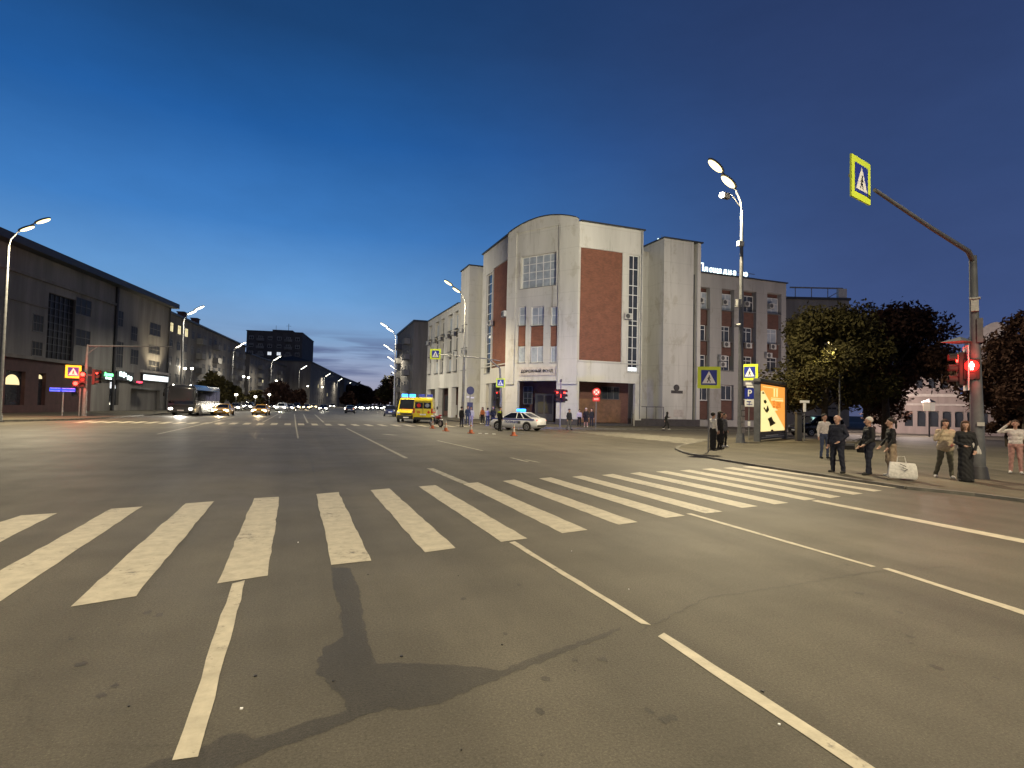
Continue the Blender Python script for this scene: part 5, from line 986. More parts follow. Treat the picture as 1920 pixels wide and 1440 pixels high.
# ambulances
def van(label, loc, rz, name='ambulance', beacon=True):
    t = thing(name, label, 'ambulance', loc, rz, 'ambulances at the crossing'); w = 1.0
    prof = [(-2.75, .42), (-2.78, .9), (-2.7, 2.35), (-2.55, 2.58), (.9, 2.58), (1.25, 2.42), (1.95, 1.36), (2.55, 1.2), (2.72, 1.05), (2.76, .42)]
    b = MB(); n = len(prof); tw = lambda z: w if z < 1.3 else w - (z - 1.3) * .09
    b.add([(tw(z), y, z) for y, z in prof] + [(-tw(z), y, z) for y, z in prof], [tuple(range(n)), tuple(range(2 * n - 1, n - 1, -1))] + [(i, n + i, n + (i + 1) % n, (i + 1) % n) for i in range(n)]); b.build('body', 'paint_yellow', t, 35, bevel=.07)
    b = MB(); b.box((-.93, -2.79, .36), (.93, -2.5, .62)); b.box((-.95, 2.6, .34), (.95, 2.84, .74)); b.build('bumper', 'plastic', t, bevel=.03)
    b = MB(); b.box((-.6, 2.8, .76), (.6, 2.815, .98)); b.build('grille', 'plastic', t)
    b = MB(); b.add([(-.86, 1.98, 1.42), (.86, 1.98, 1.42), (.8, 1.33, 2.4), (-.8, 1.33, 2.4), (-.86, 1.93, 1.38), (.86, 1.93, 1.38), (.8, 1.27, 2.36), (-.8, 1.27, 2.36)], [(0, 1, 2, 3), (4, 7, 6, 5), (0, 4, 5, 1), (1, 5, 6, 2), (2, 6, 7, 3), (3, 7, 4, 0)]); b.build('windscreen', 'carglass', t)
    for s in (1, -1):
        for y in (1.75, -1.6): b = MB(); b.disc((s * w, y, .42), .43, 'x', .03, 20); b.build('wheel_arch', 'plastic', t); wheel(t, s * (w - .1), y, .35, .22)
        b = MB(); b.add([(s * (w + .006), .62, 1.42), (s * (w + .006), 1.72, 1.42), (s * (w - .05), 1.28, 2.2), (s * (w - .05), .62, 2.2)], [(0, 1, 2, 3)]); b.build('side_window', 'carglass', t)
        b = MB(); b.box((s * (w + .005), -2.7, 1.02), (s * (w - .02), 2.4, 1.16)); b.build('stripe', 'signred', t)
        b = MB(); b.ell((s * (w + .2), 1.75, 1.55), (.09, .1, .2), 10, 6); b.build('mirror', 'plastic', t, 60)
        b = MB(); b.ell((s * .78, 2.72, .98), (.16, .06, .13), 12, 6); b.build('headlight', 'head' if 0 else 'frame', t, 60)
        b = MB(); b.box((s * .82, -2.80, 1.02), (s * .97, -2.77, 1.52)); b.build('taillight', 'taildim', t)
        b = MB(); b.box((s * .05, -2.775, 1.48), (s * .8, -2.75, 2.12)); g_ = b.build('rear_window', 'carglass', t, bevel=.04); 
        b = MB(); b.disc((s * .42, -2.79, 1.80), .2, 'y', .012, 18); b.build('rear_window_sticker', 'signred' if s < 0 else 'blind', g_)
    b = MB(); b.box((-.012, -2.795, .62), (.012, -2.77, 2.3)); b.box((-.95, -2.77, 2.24), (.95, -2.70, 2.27)); b.build('door_gap', 'plastic', t)
    b = MB(); b.box((.42, -2.80, 1.08), (.72, -2.785, 1.18)); b.box((.52, -2.80, .98), (.62, -2.786, 1.28)); b.build('cross_mark', 'signred', t)
    b = MB(); b.box((-.3, -2.805, .82), (.3, -2.785, .96)); b.build('rear_plate', 'signwhite', t); b = MB(); b.box((-.28, 2.84, .45), (.28, 2.855, .57)); b.build('front_plate', 'signwhite', t)
    b = MB(); b.box((-.75, .75, 2.58), (.75, 1.05, 2.68)); b.build('light_bar_base', 'acbox', t)
    for x0, x1 in ((-.72, -.1), (.1, .72)): b = MB(); b.box((x0, .74, 2.68), (x1, 1.06, 2.98)); b.build('beacon', 'blue' if beacon else 'signblue', t, bevel=.03)
    text('СКОРАЯ', .26, 'signred', t, Matrix.Translation((0, 2.30, 1.31)) @ Matrix.Rotation(pi, 4, 'Z') @ Matrix.Rotation(radians(75), 4, 'X') @ Matrix.Translation((0, 0, .02)), .004)
    text('03', .3, 'signred', t, Matrix.Translation((-.42, -2.80, 1.13)) @ FRONT, .003, bold=.006)
    return t
p = G(796, 794); vd = Vector((p.x, p.y, 0)).normalized(); a1 = van('yellow ambulance van showing its rear doors, nearer of the two', (p.x + vd.x * 2.78, p.y + vd.y * 2.78, 0), heading(vd) - radians(4), beacon=False)
p = G(767, 792); vd = Vector((p.x, p.y, 0)).normalized(); a2 = van('yellow ambulance van facing us with its blue beacon lit, half hidden by the other', (p.x + vd.x * 2.78, p.y + vd.y * 2.78, 0), heading(-vd) - radians(7))
spot('beacon_light', (0, .9, 3.05), (9, -22, 7), 9000, (.08, .2, 1), 44, .8, .15, a2)
# coach
def coach(label, loc, rz):
    t = thing('coach', label, 'bus', loc, rz); w = 1.27; L0 = 11.0
    b = MB(); b.loft([[(-w * k, y, z0), (w * k, y, z0), (w * k * 1.0, y, z0 + .5), (w * k, y, 1.6), (w * k * .97, y, z1 - .25), (w * k * .85, y, z1), (-w * k * .85, y, z1), (-w * k * .97, y, z1 - .25), (-w * k, y, 1.6), (-w * k, y, z0 + .5)] for y, k, z0, z1 in ((-L0, .95, .4, 3.1), (-L0 + .2, 1, .32, 3.25), (-.5, 1, .32, 3.25), (-.15, .98, .32, 3.2), (0, .93, .4, 2.95))]); b.build('body', 'paint_coach', t, 40)
    b = MB(); b.loft([[(-w * .9, .012, 1.25), (w * .9, .012, 1.25), (w * .86, -.06, 2.98), (-w * .86, -.06, 2.98)], [(-w * .92, -.3, 1.25), (w * .92, -.3, 1.25), (w * .86, -.3, 2.98), (-w * .86, -.3, 2.98)]]); b.build('windscreen', 'carglass', t)
    for s in (1, -1):
        for k in range(6): b = MB(); y = -1.0 - k * 1.62; b.box((s * (w + .004), y, 1.55), (s * (w - .1), y - 1.54, 2.75)); b.build('side_window', 'carglass', t, bevel=.03)
        for y in (-2.2, -8.0): b = MB(); b.disc((s * w, y, .55), .55, 'x', .03, 20); b.build('wheel_arch', 'plastic', t); wheel(t, s * (w - .14), y, .48, .28)
        b = MB(); b.ell((s * .92, .0, .72), (.2, .05, .12), 12, 6); b.build('headlight', 'head', t, 60)
        b = MB(); b.tube([(s * w * .9, -.1, 2.95), (s * (w + .22), .25, 2.7), (s * (w + .22), .28, 2.2)], .04, 6); b.ell((s * (w + .22), .28, 2.2), (.1, .07, .25), 8, 6); b.build('mirror', 'plastic', t)
        b = MB(); b.ell((s * .8, -.12, 3.2), (.06, .05, .05), 8, 6); b.build('marker_lamp', 'head', t)
        b = MB(); b.box((s * (w + .004), -10.7, 1.15), (s * (w - .05), -.6, 1.3)); b.build('side_trim', 'chrome', t)
    b = MB(); b.box((-.3, .03, .5), (.3, .055, .62)); b.build('front_plate', 'signwhite', t); b = MB(); b.box((-.9, .005, .9), (.9, .03, 1.1)); b.build('grille', 'plastic', t)
    spot('headlamp_beam', (0, .2, .75), (0, 12, -.5), 2000, (1, .93, .78), 80, .8, .2, t)
    return t
p = G(338, 779.5); co_ = coach('dark coach with bright headlights waiting at the left of the far crossing', (p.x, p.y, 0), toward + radians(3)); co_.scale = (1.12, 1.12, 1.1)
OC = 'cars facing us at the far crossing'
for px, py, pm, sty, lb, hm, pw in [(410, 779.5, 'paint_taxi', 'sedan', 'yellow taxi with warm headlights beside the coach', 'headw', 500), (483, 779, 'paint_taxi', 'sedan', 'yellow taxi leading the middle lane with warm headlights', 'headw', 600), (436, 771, 'paint_silver', 'hatch', 'silver hatchback between the two yellow taxis', 'head', 0),
                                    (524, 771.5, 'paint_white', 'suv', 'white car with bright headlights right of the leading taxi', 'head', 400), (540, 770, 'paint_silver', 'sedan', 'silver sedan close to the white car right of the taxis', 'head', 0), (573, 768.5, 'paint_grey', 'sedan', 'grey car with yellowish headlights under the tower block', 'headw', 200),
                                    (604, 771, 'paint_dark', 'sedan', 'dark car with white headlights alone in the centre lane', 'head', 450), (553, 768.5, 'paint_dark', 'suv', 'dark car between the silver sedan and the grey car', 'head', 150), (461, 770, 'paint_grey', 'suv', 'grey car half hidden behind the leading taxi', 'head', 0), (508, 767.5, 'paint_dark', 'hatch', 'small dark car behind the white car right of the taxis', 'head', 0), (587, 766.5, 'paint_silver', 'hatch', 'small silver car behind the grey one under the tower block', 'headw', 0), (622, 765.5, 'paint_grey', 'suv', 'grey car right behind the lone dark one', 'head', 0)]:
    p = G(px, py); car(lb, (p.x, p.y, 0) + Vector((0, 0, 0)) if 0 else (p.x + d2.x * 2.2, p.y + d2.y * 2.2, 0), toward + radians(3), pm, sty, 'front', OC, power=pw, hm=hm, hs=2.2)
for px, py, lb in ((655, 775, 'dark car driving away alone in the middle of the avenue'),):
    p = G(px, py); car(lb, (p.x + d2.x * 2.2, p.y + d2.y * 2.2, 0), away, 'paint_dark', 'sedan', 'rear', None)
p = G(731, 781); car('dark blue car seen from behind, stopped left of the ambulances', (p.x + d2.x * 2.2, p.y + d2.y * 2.2, 0), away, 'paint_navy', 'suv', 'rear', None)
FCG = 'far cars with headlights on along the avenue'
protoc = None
for i in range(22):
    dist = 150 + i * 13 + (i % 3) * 5; lane = [-6.5, -3.2, 0.2][i % 3]; c0 = Vector((3.3, 48, 0)) + d2 * (dist - 48); r_ = Vector((cos(ROADDIR), -sin(ROADDIR), 0)); p = c0 + r_ * lane
    if protoc is None: protoc = car('far car with lit headlights among the glare at the end of the avenue', p, toward, 'paint_grey', 'sedan', 'front', FCG, hs=2.6)[0]
    else: dup(protoc, p, toward)
for px, py, pm, lb in ((193, 769, 'paint_dark', 'dark parked car partly behind the signal mast on the left'), (228, 768, 'paint_grey', 'grey parked car under the red shop sign'), (262, 767.5, 'paint_dark', 'dark parked car nearest the coach by the shops')):
    p = G(px, py); car(lb, (p.x - 1.5, p.y + 1, 0), away, pm, 'suv' if px == 228 else 'sedan', 'off', 'parked cars by the shops')
p = at(1530, 48); car('dark parked car between poster stand and trees', p, radians(85), 'paint_dark', 'suv', 'off', 'parked cars by the trees'); p = at(1522, 55); car('yellow parked car glimpsed under the tree crown', p, radians(85), 'paint_taxi', 'sedan', 'off', 'parked cars by the trees')
# motorcycle
p = G(818, 800); t = thing('motorcycle', 'red and white motorcycle standing behind the right ambulance', 'motorcycle', p, radians(200))
for y, z in ((.68, .3), (-.66, .3)):
    b = MB(); n = 18
    b.tube([(.0 - .06, y, z), (.06, y, z)], .30, n); wl_ = b.build('wheel', 'tyre', t, 40); b = MB(); b.tube([(-.066, y, z), (.066, y, z)], .2, n); b.build('rim', 'rim', wl_, 40)
b = MB(); b.tube([(0, -.66, .3), (0, -.15, .42), (0, .15, .45), (0, .35, .78), (0, .45, .9)], .05, 8); b.tube([(.09, .68, .3), (.07, .45, .9)], .03, 6); b.tube([(-.09, .68, .3), (-.07, .45, .9)], .03, 6); b.ell((0, .05, .42), (.16, .24, .2)); b.build('frame', 'plastic', t, 60)
b = MB(); b.ell((0, .16, .80), (.17, .30, .14)); b.ell((0, .55, .85), (.16, .2, .2)); b.build('fairing', 'paint_red', t, 60); b = MB(); b.ell((0, -.3, .80), (.14, .34, .07)); b.build('seat', 'plastic', t, 60); b = MB(); b.ell((0, -.66, .88), (.15, .2, .09)); b.ell((0, .7, .62), (.09, .25, .07)); b.build('tail_cowl', 'paint_white', t, 60)
b = MB(); b.tube([(-.36, .32, 1.02), (-.1, .44, .98), (.1, .44, .98), (.36, .32, 1.02)], .022, 6); b.build('handlebar', 'chrome', t); b = MB(); b.ell((0, .73, .86), (.09, .05, .08)); b.build('headlight', 'frame', t); b = MB(); b.tube([(.14, .0, .32), (.18, -.75, .45)], [.05, .07], 8); b.build('exhaust', 'chrome', t)
# cones
def cone(label, px, py):
    p = G(px, py); t = thing('traffic_cone', label, 'traffic cone', p, random.uniform(0, 1), 'orange and white cones around the accident'); t.scale = (.78, .78, 1.02); b = MB(); b.box((-.24, -.24, 0), (.24, .24, .05)); b.build('base', M['cone'], t, bevel=.01)
    b = MB(); b.tube([(0, 0, .05), (0, 0, .25)], [.17, .13], 14); b.tube([(0, 0, .47), (0, 0, .54)], [.085, .068], 14); b.build('body', M['cone'], t, 40); b = MB(); b.tube([(0, 0, .25), (0, 0, .47)], [.133, .088], 14); b.tube([(0, 0, .54), (0, 0, .74)], [.07, .03], 14); b.build('white_band', 'trim', t, 40)
M['cone'] = mat('orange_cone_rubber', (.45, .12, .05), .75, .2, 8)
cone('traffic cone beside the motorcycle', 811, 803.5); cone('traffic cone between motorcycle and dark clothed bystander', 836, 808.5); cone('traffic cone in front of the light hooded bystander', 883, 812.5); cone('traffic cone nearest us, in front of the police car', 963, 817)
for px, py in ((900, 813), (912, 813.5), (926, 814)):
    b = MB(Matrix.Translation(G(px, py))); b.prism([(-.12, -.06), (.1, -.08), (.06, .09), (-.08, .07)], 'z', .0, .03); tag(b.build('debris_scrap', 'signwhite'), 'small pale piece of debris on the asphalt left of the police car', 'debris', 'debris left of the police car')

# ---------------------------------------------------------------- people: one continuous body each
import numpy as np
def cloth(n, c, r=.85): M[n] = mat(n, c, r, .25, 14, .15); return n
for n, c in (('navy_cloth', (.010, .012, .026)), ('black_cloth', (.012, .012, .014)), ('grey_cloth', (.10, .10, .11)), ('beige_cloth', (.42, .34, .24)), ('white_cloth', (.62, .60, .57)), ('pink_cloth', (.42, .24, .21)), ('jeans_cloth', (.05, .07, .13)), ('orange_cloth', (.42, .12, .04)), ('khaki_cloth', (.09, .085, .06)), ('hivis_cloth', (.65, .80, .06)), ('lilac_cloth', (.40, .36, .46)),
             ('hair_dark', (.015, .011, .009)), ('hair_brown', (.06, .032, .018)), ('hair_white', (.55, .53, .5)), ('shoe_white', (.65, .64, .62)), ('shoe_black', (.015, .015, .015)), ('tan_cloth', (.26, .2, .14))): cloth(n, c)
def person(label, loc, rz, h=1.72, top='black_cloth', bot='black_cloth', shoes='shoe_black', hair='hair_dark', hairstyle='short', armL=None, armR=None, legs=None, skirt=None, near=False, build=1.0, group=None, lean=0., hat=None, vest=None, shorts=False, hood=False, turn=0.):
    """faces local -Y; arms are (elbow, wrist) points on a 1.75 m figure"""
    s = h / 1.75; P = []
    def c(a, b, r0, r1, z): P.append((Vector(a), Vector(b), r0, r1, z))
    B = build; ln = Vector((0, -lean, 0))
    legs = legs or (((.11, -.02, .49), (.13, .02, .085)), ((-.11, -.01, .49), (-.13, .03, .085)))
    for sx, (kn, an) in zip((1, -1), legs):
        hp = (sx * .095, .0, .92); c(hp, kn, .092 * B, .066 * B, 1); c(kn, an, .064 * B, .05 * B, 2 if shorts else 1)
        an = Vector(an); c(an + Vector((0, .03, -.035)), an + Vector((sx * .02, -.15, -.042)), .045, .038, 3)
    if shorts:
        for sx, (kn, an) in zip((1, -1), legs): c((sx * .095, 0, .92), Vector((sx * .095, 0, .92)).lerp(Vector(kn), .8), .10 * B, .095 * B, 1)
    c((-.07, .01, .94), (.07, .01, .94), .125 * B, .125 * B, 1)
    wz = Vector((0, 0, 0))
    c((-.05, .01, 1.04), (.05, .01, 1.04), .13 * B, .13 * B, 0); c(Vector((-.06, .01, 1.16)) + ln * .4, Vector((.06, .01, 1.16)) + ln * .4, .122 * B, .122 * B, 0); c(Vector((-.085, .015, 1.3)) + ln * .8, Vector((.085, .015, 1.3)) + ln * .8, .118 * B, .118 * B, 0); c(Vector((-.14, .015, 1.40)) + ln, Vector((.14, .015, 1.40)) + ln, .07 * B, .07 * B, 0)
    c(Vector((-.07, .0, .93)), Vector((.07, .0, .93)), .135 * B, .135 * B, 0) if top in ('beige_cloth', 'navy_cloth', 'grey_cloth') else None
    nk = Vector((0, .01, 1.42)) + ln; hc = Vector((0, -.015, 1.635)) + ln * 1.35
    c(nk, hc + Vector((0, .02, -.06)), .052, .05, 2); c(hc + Vector((0, .012, .02)), hc + Vector((0, .012, .025)), .098, .098, 2); c(hc + Vector((0, -.025, -.05)), hc + Vector((0, -.04, -.085)), .066, .042, 2)
    c(hc + Vector((0, -.10, .0)), hc + Vector((0, -.118, -.035)), .012, .018, 2)
    for sx in (1, -1): c(hc + Vector((sx * .093, .015, .01)), hc + Vector((sx * .095, .02, -.03)), .017, .012, 2)
    arms = [armL or ((.25, .03, 1.14), (.26, -.03, .88)), armR or ((-.25, .03, 1.14), (-.26, -.03, .88))]
    for sx, (el, wr) in zip((1, -1), arms):
        sh = Vector((sx * .175 * (.6 + .4 * B), .015, 1.405)) + ln; el, wr = Vector(el), Vector(wr); c(sh, el, .062 * B, .047 * B, 0); c(el, wr, .046 * B, .035 * B, 0)
        d = (wr - el).normalized(); sd = d.cross(Vector((0, 0, 1)) if abs(d.z) < .8 else Vector((0, -1, 0))).normalized(); pm = wr + d * .09; c(wr, pm, .028, .034, 2)
        if near:
            bend = sd.cross(d)
            for k, (o, L) in enumerate(((-.028, .075), (-.009, .085), (.010, .08), (.028, .062))):
                a = wr + d * .10 + sd * o; m = a + d * L * .5 + bend * .008; e = m + d * L * .42 + bend * .022; c(a, m, .0115, .0105, 2); c(m, e, .0105, .009, 2)
            a = wr + d * .03 - sd * .03; m = a - sd * .022 + d * .03; c(a, m, .0135, .012, 2); c(m, m + d * .035 + bend * .012, .012, .0105, 2)
        else: c(pm, pm + d * .06, .03, .022, 2)
    if skirt:
        z1, r1 = skirt; c((0, .01, .98), (0, .01, z1), .15 * B, r1, 1)
    if vest: c(Vector((-.12, .015, 1.36)) + ln, Vector((.12, .015, 1.36)) + ln, .098, .098, 4)
    if hood: c(hc + Vector((0, .03, .02)), hc + Vector((0, .03, -.02)), .115, .12, 0); c(hc + Vector((0, .03, -.05)), nk, .1, .11, 0)
    b = MB()
    for a, e, r0, r1, z in P:
        if (e - a).length < .004: b.ell(a, (r0, r0, r0), 12, 8); continue
        d = (e - a).normalized(); n_ = 4; pts = []; rs = []
        for k in range(n_ + 1): t_ = pi / 2 * (1 - k / n_); pts.append(a - d * r0 * sin(t_)); rs.append(max(.002, r0 * cos(t_)))
        for k in range(n_ + 1): t_ = pi / 2 * k / n_; pts.append(e + d * r1 * sin(t_)); rs.append(max(.002, r1 * cos(t_)))
        b.tube(pts, rs, 12)
    me = b.mesh('tmp', 'skin'); o = bpy.data.objects.new('tmp', me); COL.objects.link(o); r = o.modifiers.new('r', 'REMESH'); r.mode = 'VOXEL'; r.voxel_size = .011 if near else .02; sm = o.modifiers.new('s', 'SMOOTH'); sm.iterations = 3 if near else 2; sm.factor = .5
    dg = bpy.context.evaluated_depsgraph_get(); body = bpy.data.meshes.new_from_object(o.evaluated_get(dg)); bpy.data.objects.remove(o); bpy.data.meshes.remove(me)
    n = len(body.polygons); ct = np.empty(n * 3); body.polygons.foreach_get('center', ct); ct = ct.reshape(-1, 3); best = np.full(n, 9.); zone = np.zeros(n, int)
    for a, e, r0, r1, z in P:
        a_, e_ = np.array(a), np.array(e); d = e_ - a_; L2 = max(1e-9, d @ d); t_ = np.clip((ct - a_) @ d / L2, 0, 1); q = np.linalg.norm(ct - a_ - t_[:, None] * d, axis=1) - (r0 + (r1 - r0) * t_) - (.012 if z == 4 else 0)
        u = q < best; best[u] = q[u]; zone[u] = z
    nv = len(body.vertices); co = np.empty(nv * 3); body.vertices.foreach_get('co', co); co = co.reshape(-1, 3); no = np.empty(nv * 3); body.vertices.foreach_get('normal', no); no = no.reshape(-1, 3)
    ph = random.uniform(0, 6); x_, y_, z_ = co.T; w_ = np.sin(z_ * 46 + 9 * np.sin(x_ * 7 + ph) + 5 * y_ + ph) * .5 + np.sin(z_ * 23 + x_ * 31 + ph * 2) * .5 + np.sin(x_ * 60 + z_ * 13 + ph) * .3
    msk = (z_ < 1.38) & (z_ > .12) & ~((z_ < 1.0) & (np.abs(x_) > .2) & (z_ > .7)); co += no * (w_ * (.0075 if near else .009) * msk)[:, None]; body.vertices.foreach_set('co', co.ravel())
    body.materials.clear(); [body.materials.append(M[k]) for k in (top, bot, 'skin', shoes, vest or top)]
    body.polygons.foreach_set('material_index', zone.tolist()); body.polygons.foreach_set('use_smooth', [True] * n); body.transform(Matrix.Scale(s, 4)); body.name = 'person'; body.update()
    t = bpy.data.objects.new('person', body); COL.objects.link(t); t.location = loc; t.rotation_euler = (0, 0, rz); tag(t, label, 'person', group)
    hb = MB(Matrix.Scale(s, 4)); hx = hc + Vector((0, .036, .048))
    if hat: hb.ell(hx + Vector((0, 0, .03)), (.107, .115, .075)); hb.ell(hx + Vector((0, -.09, .015)), (.08, .07, .012)); hb.build('cap', hat, t, 60)
    elif hairstyle and not hood:
        hb.ell(hx, (.108, .108, .1), 14, 10) if hairstyle != 'bald' else hb.ell(hx + Vector((0, .045, -.04)), (.098, .07, .045), 14, 8)
        if hairstyle == 'long': hb.ell(hx + Vector((0, .05, -.16)), (.1, .065, .2)); hb.ell(hx + Vector((.08, -.02, -.1)), (.036, .065, .15)); hb.ell(hx + Vector((-.08, -.02, -.1)), (.036, .065, .15)); hb.ell(hx + Vector((0, -.06, .035)), (.085, .06, .05))
        if hairstyle == 'tied': hb.ell(hx + Vector((0, .12, -.03)), (.045, .05, .06)); hb.ell(hx + Vector((0, .13, -.14)), (.03, .035, .1))
        hb.build('hair', hair, t, 60)
    if near:
        for sx in (1, -1): e = MB(Matrix.Scale(s, 4)); e.ell(hc + Vector((sx * .034, -.089, .004)), (.010, .008, .006), 8, 6); e.build('eye', 'black', t)
        e = MB(Matrix.Scale(s, 4)); e.ell(hc + Vector((0, -.098, -.062)), (.024, .01, .006), 8, 6); e.build('mouth', M['lip'], t)
    return t
M['lip'] = mat('lips', (.25, .09, .08), .5, .1, 9)
F_ = face
def gp(px, py, z=.06): p = G(px, py, z); return p
def away_(px): return face(px, 800) + pi
CG = 'people waiting at the right kerb'
person('bald man in a dark navy jacket and trousers at the kerb, arm bent', gp(1570, 887), F_(1570, 0) - .55, 1.72, 'navy_cloth', 'navy_cloth', hair='hair_white', hairstyle='bald', armL=((.28, .03, 1.15), (.20, -.22, .98)), armR=((-.27, .04, 1.13), (-.25, -.06, .88)), legs=(((.15, -.03, .49), (.19, .0, .085)), ((-.14, .0, .49), (-.17, .05, .085))), near=True, build=1.22, group=CG)
person('white haired man in black standing sideways next to the bald man', gp(1629, 891), F_(1629, 0) - 1.1, 1.68, 'black_cloth', 'navy_cloth', hair='hair_white', hairstyle='short', armL=((.25, .0, 1.12), (.2, -.2, .95)), armR=((-.26, .0, 1.13), (-.22, -.16, .9)), legs=(((.12, -.06, .49), (.13, -.10, .085)), ((-.12, .04, .49), (-.14, .10, .085))), near=True, build=1.15, group=CG)
person('dark haired woman in a short dark jacket and tan skirt behind the large white bag', gp(1670, 894), F_(1670, 0) - 1.2, 1.66, 'black_cloth', 'tan_cloth', 'shoe_white', 'hair_dark', 'tied', armL=((.24, -.02, 1.14), (.24, -.16, .9)), armR=((-.23, -.02, 1.14), (-.14, -.22, .92)), skirt=(.5, .16), near=True, build=.95, group=CG)
person('woman in a beige padded jacket lifting a hand to her face', gp(1773, 896), F_(1773, 0) + .25, 1.66, 'beige_cloth', 'khaki_cloth', 'shoe_white', 'hair_dark', 'long', armL=((.30, -.05, 1.15), (.13, -.22, 1.02)), armR=((-.27, -.06, 1.14), (-.11, -.17, 1.46)), legs=(((.12, -.02, .49), (.14, -.06, .085)), ((-.15, .0, .49), (-.24, .05, .085))), near=True, build=1.15, group=CG)
person('woman in a long black skirt holding a pale bag beside the mast', gp(1811, 903), F_(1811, 0) + .1, 1.64, 'black_cloth', 'black_cloth', 'shoe_black', 'hair_brown', 'long', armL=((.25, .0, 1.12), (.20, -.16, .92)), armR=((-.24, .0, 1.12), (-.05, -.25, 1.05)), skirt=(.12, .21), near=True, build=1.0, group=CG)
person('person in a white top and pink trousers with an arm raised at the right edge', gp(1905, 888), F_(1905, 0), 1.68, 'white_cloth', 'pink_cloth', 'shoe_white', 'hair_brown', 'short', armL=((.26, .0, 1.13), (.28, -.04, .88)), armR=((-.42, -.03, 1.36), (-.22, -.1, 1.58)), near=True, build=1.08, group=CG)
person('person in a white shirt half hidden behind the bald man', gp(1546, 860), F_(1546, 0) + .5, 1.74, 'white_cloth', 'jeans_cloth', hair='hair_dark', group=CG)
q = gp(1681, 899); t = thing('shopping_bag', 'big white carrier bag with a dark scribble held before the tan skirt', 'bag', (q.x, q.y - .15, .1), F_(1690, 0) + .1); t.scale = (.98, .9, .82)
b = MB(); b.loft([[(-.30, -.12, 0), (.32, -.12, 0), (.32, .12, 0), (-.30, .12, 0)], [(-.34, -.15, .12), (.36, -.15, .1), (.36, .13, .1), (-.34, .13, .12)], [(-.31, -.12, .38), (.34, -.1, .4), (.34, .1, .4), (-.31, .1, .38)], [(-.29, -.03, .55), (.31, -.03, .52), (.31, .03, .52), (-.29, .03, .55)]]); b.build('bag_body', 'white_cloth', t, 60, bevel=.02)
b = MB(); b.tube([(-.06, -.15, .50), (.08, -.17, .42), (.0, -.17, .38), (.12, -.17, .32), (.06, -.17, .28)], .012, 5); b.build('dark_print', 'black', t); b = MB(); b.tube([(-.12, -.02, .52), (-.1, -.02, .72), (.06, -.02, .74), (.1, -.02, .52)], .012, 6); b.build('handle', 'white_cloth', t)
q = gp(1806, 897); t = thing('handbag', 'pale triangular tote bag hanging by the long black skirt', 'bag', (q.x, q.y - .25, .78), F_(1806, 0))
b = MB(); b.loft([[(-.2, -.06, 0), (.2, -.06, 0), (.2, .06, 0), (-.2, .06, 0)], [(-.19, -.07, .1), (.19, -.07, .1), (.19, .07, .1), (-.19, .07, .1)], [(-.09, -.02, .34), (.09, -.02, .34), (.09, .02, .34), (-.09, .02, .34)]]); b.build('bag_body', 'white_cloth', t, 60, bevel=.02); b = MB(); b.tube([(-.06, 0, .33), (-.25, 0, .5), (-.45, -.0, .66)], .015, 6); b.build('handle', 'white_cloth', t)
q = gp(1586, 882); t = thing('small_bag', 'small dark bag with a pale flap held by the bald man', 'bag', (q.x, q.y - .1, .72), F_(1586, 0)); b = MB(); b.box((-.17, -.06, 0), (.17, .06, .2)); b.build('bag_body', 'black', t, bevel=.03); b = MB(); b.box((-.15, -.075, .12), (.17, -.05, .2)); b.build('flap', 'grey_cloth', t, bevel=.01)
q = gp(1612, 885); t = thing('shoulder_bag', 'black shoulder bag at the side of the white haired man', 'bag', (q.x, q.y - .1, .66), F_(1612, 0)); b = MB(); b.box((-.16, -.07, 0), (.16, .07, .24)); b.build('bag_body', 'black', t, bevel=.04); b = MB(); b.tube([(-.1, 0, .22), (.1, 0, .55)], .012, 6); b.build('strap', 'black', t)
CP = 'couple standing by the crossing sign'
person('man in a white shirt and wide black trousers behind the sign post', gp(1337, 843), away_(1337) - .9, 1.70, 'white_cloth', 'black_cloth', hair='hair_dark', near=False, skirt=(.15, .15), group=CP)
person('dark haired woman in a black coat facing the white shirted man', gp(1350, 842), F_(1350, 0) + 1.2, 1.76, 'black_cloth', 'black_cloth', 'shoe_black', 'hair_dark', 'long', group=CP, skirt=(.45, .16))
person('person in dark clothes with a pale sleeve just behind the couple', gp(1358, 838), F_(1358, 0) + 1., 1.68, 'grey_cloth', 'black_cloth', 'shoe_white', 'hair_dark', group=CP)
person('hooded figure in black with white shoes walking along the office plinth', gp(1249, 805.5, .13), F_(1249, 0) + 1.4, 1.6, 'black_cloth', 'black_cloth', 'shoe_white', hood=True, armL=((.2, -.12, 1.2), (.15, -.28, 1.22)), armR=((-.25, .1, 1.15), (-.25, .1, .9)), legs=(((.1, -.2, .5), (.1, -.22, .09)), ((-.1, .02, .5), (-.1, .3, .12))), lean=.08)
person('man in a cap and navy jacket standing alone at the kerb of the office', gp(1067, 806.5), F_(1067, 0) + .7, 1.72, 'navy_cloth', 'grey_cloth', hat='black_cloth', legs=(((.12, -.02, .49), (.16, -.05, .085)), ((-.14, .0, .49), (-.22, .05, .085))))
BG = 'bystanders in the dark entrance'
person('bystander with pale top at the pier edge of the dark entrance', gp(1086, 799.5, .13), F_(1086, 0), 1.6, 'lilac_cloth', 'black_cloth', group=BG); person('bystander in shorts and white shoes in the dark entrance', gp(1098.5, 801, .13), F_(1098, 0), 1.76, 'black_cloth', 'black_cloth', 'shoe_white', 'hair_white', shorts=True, group=BG); person('dark clothed bystander beside the one in shorts', gp(1109, 800, .13), F_(1109, 0) - .4, 1.72, 'black_cloth', 'navy_cloth', group=BG)
LG = 'bystanders and police left of the police car'
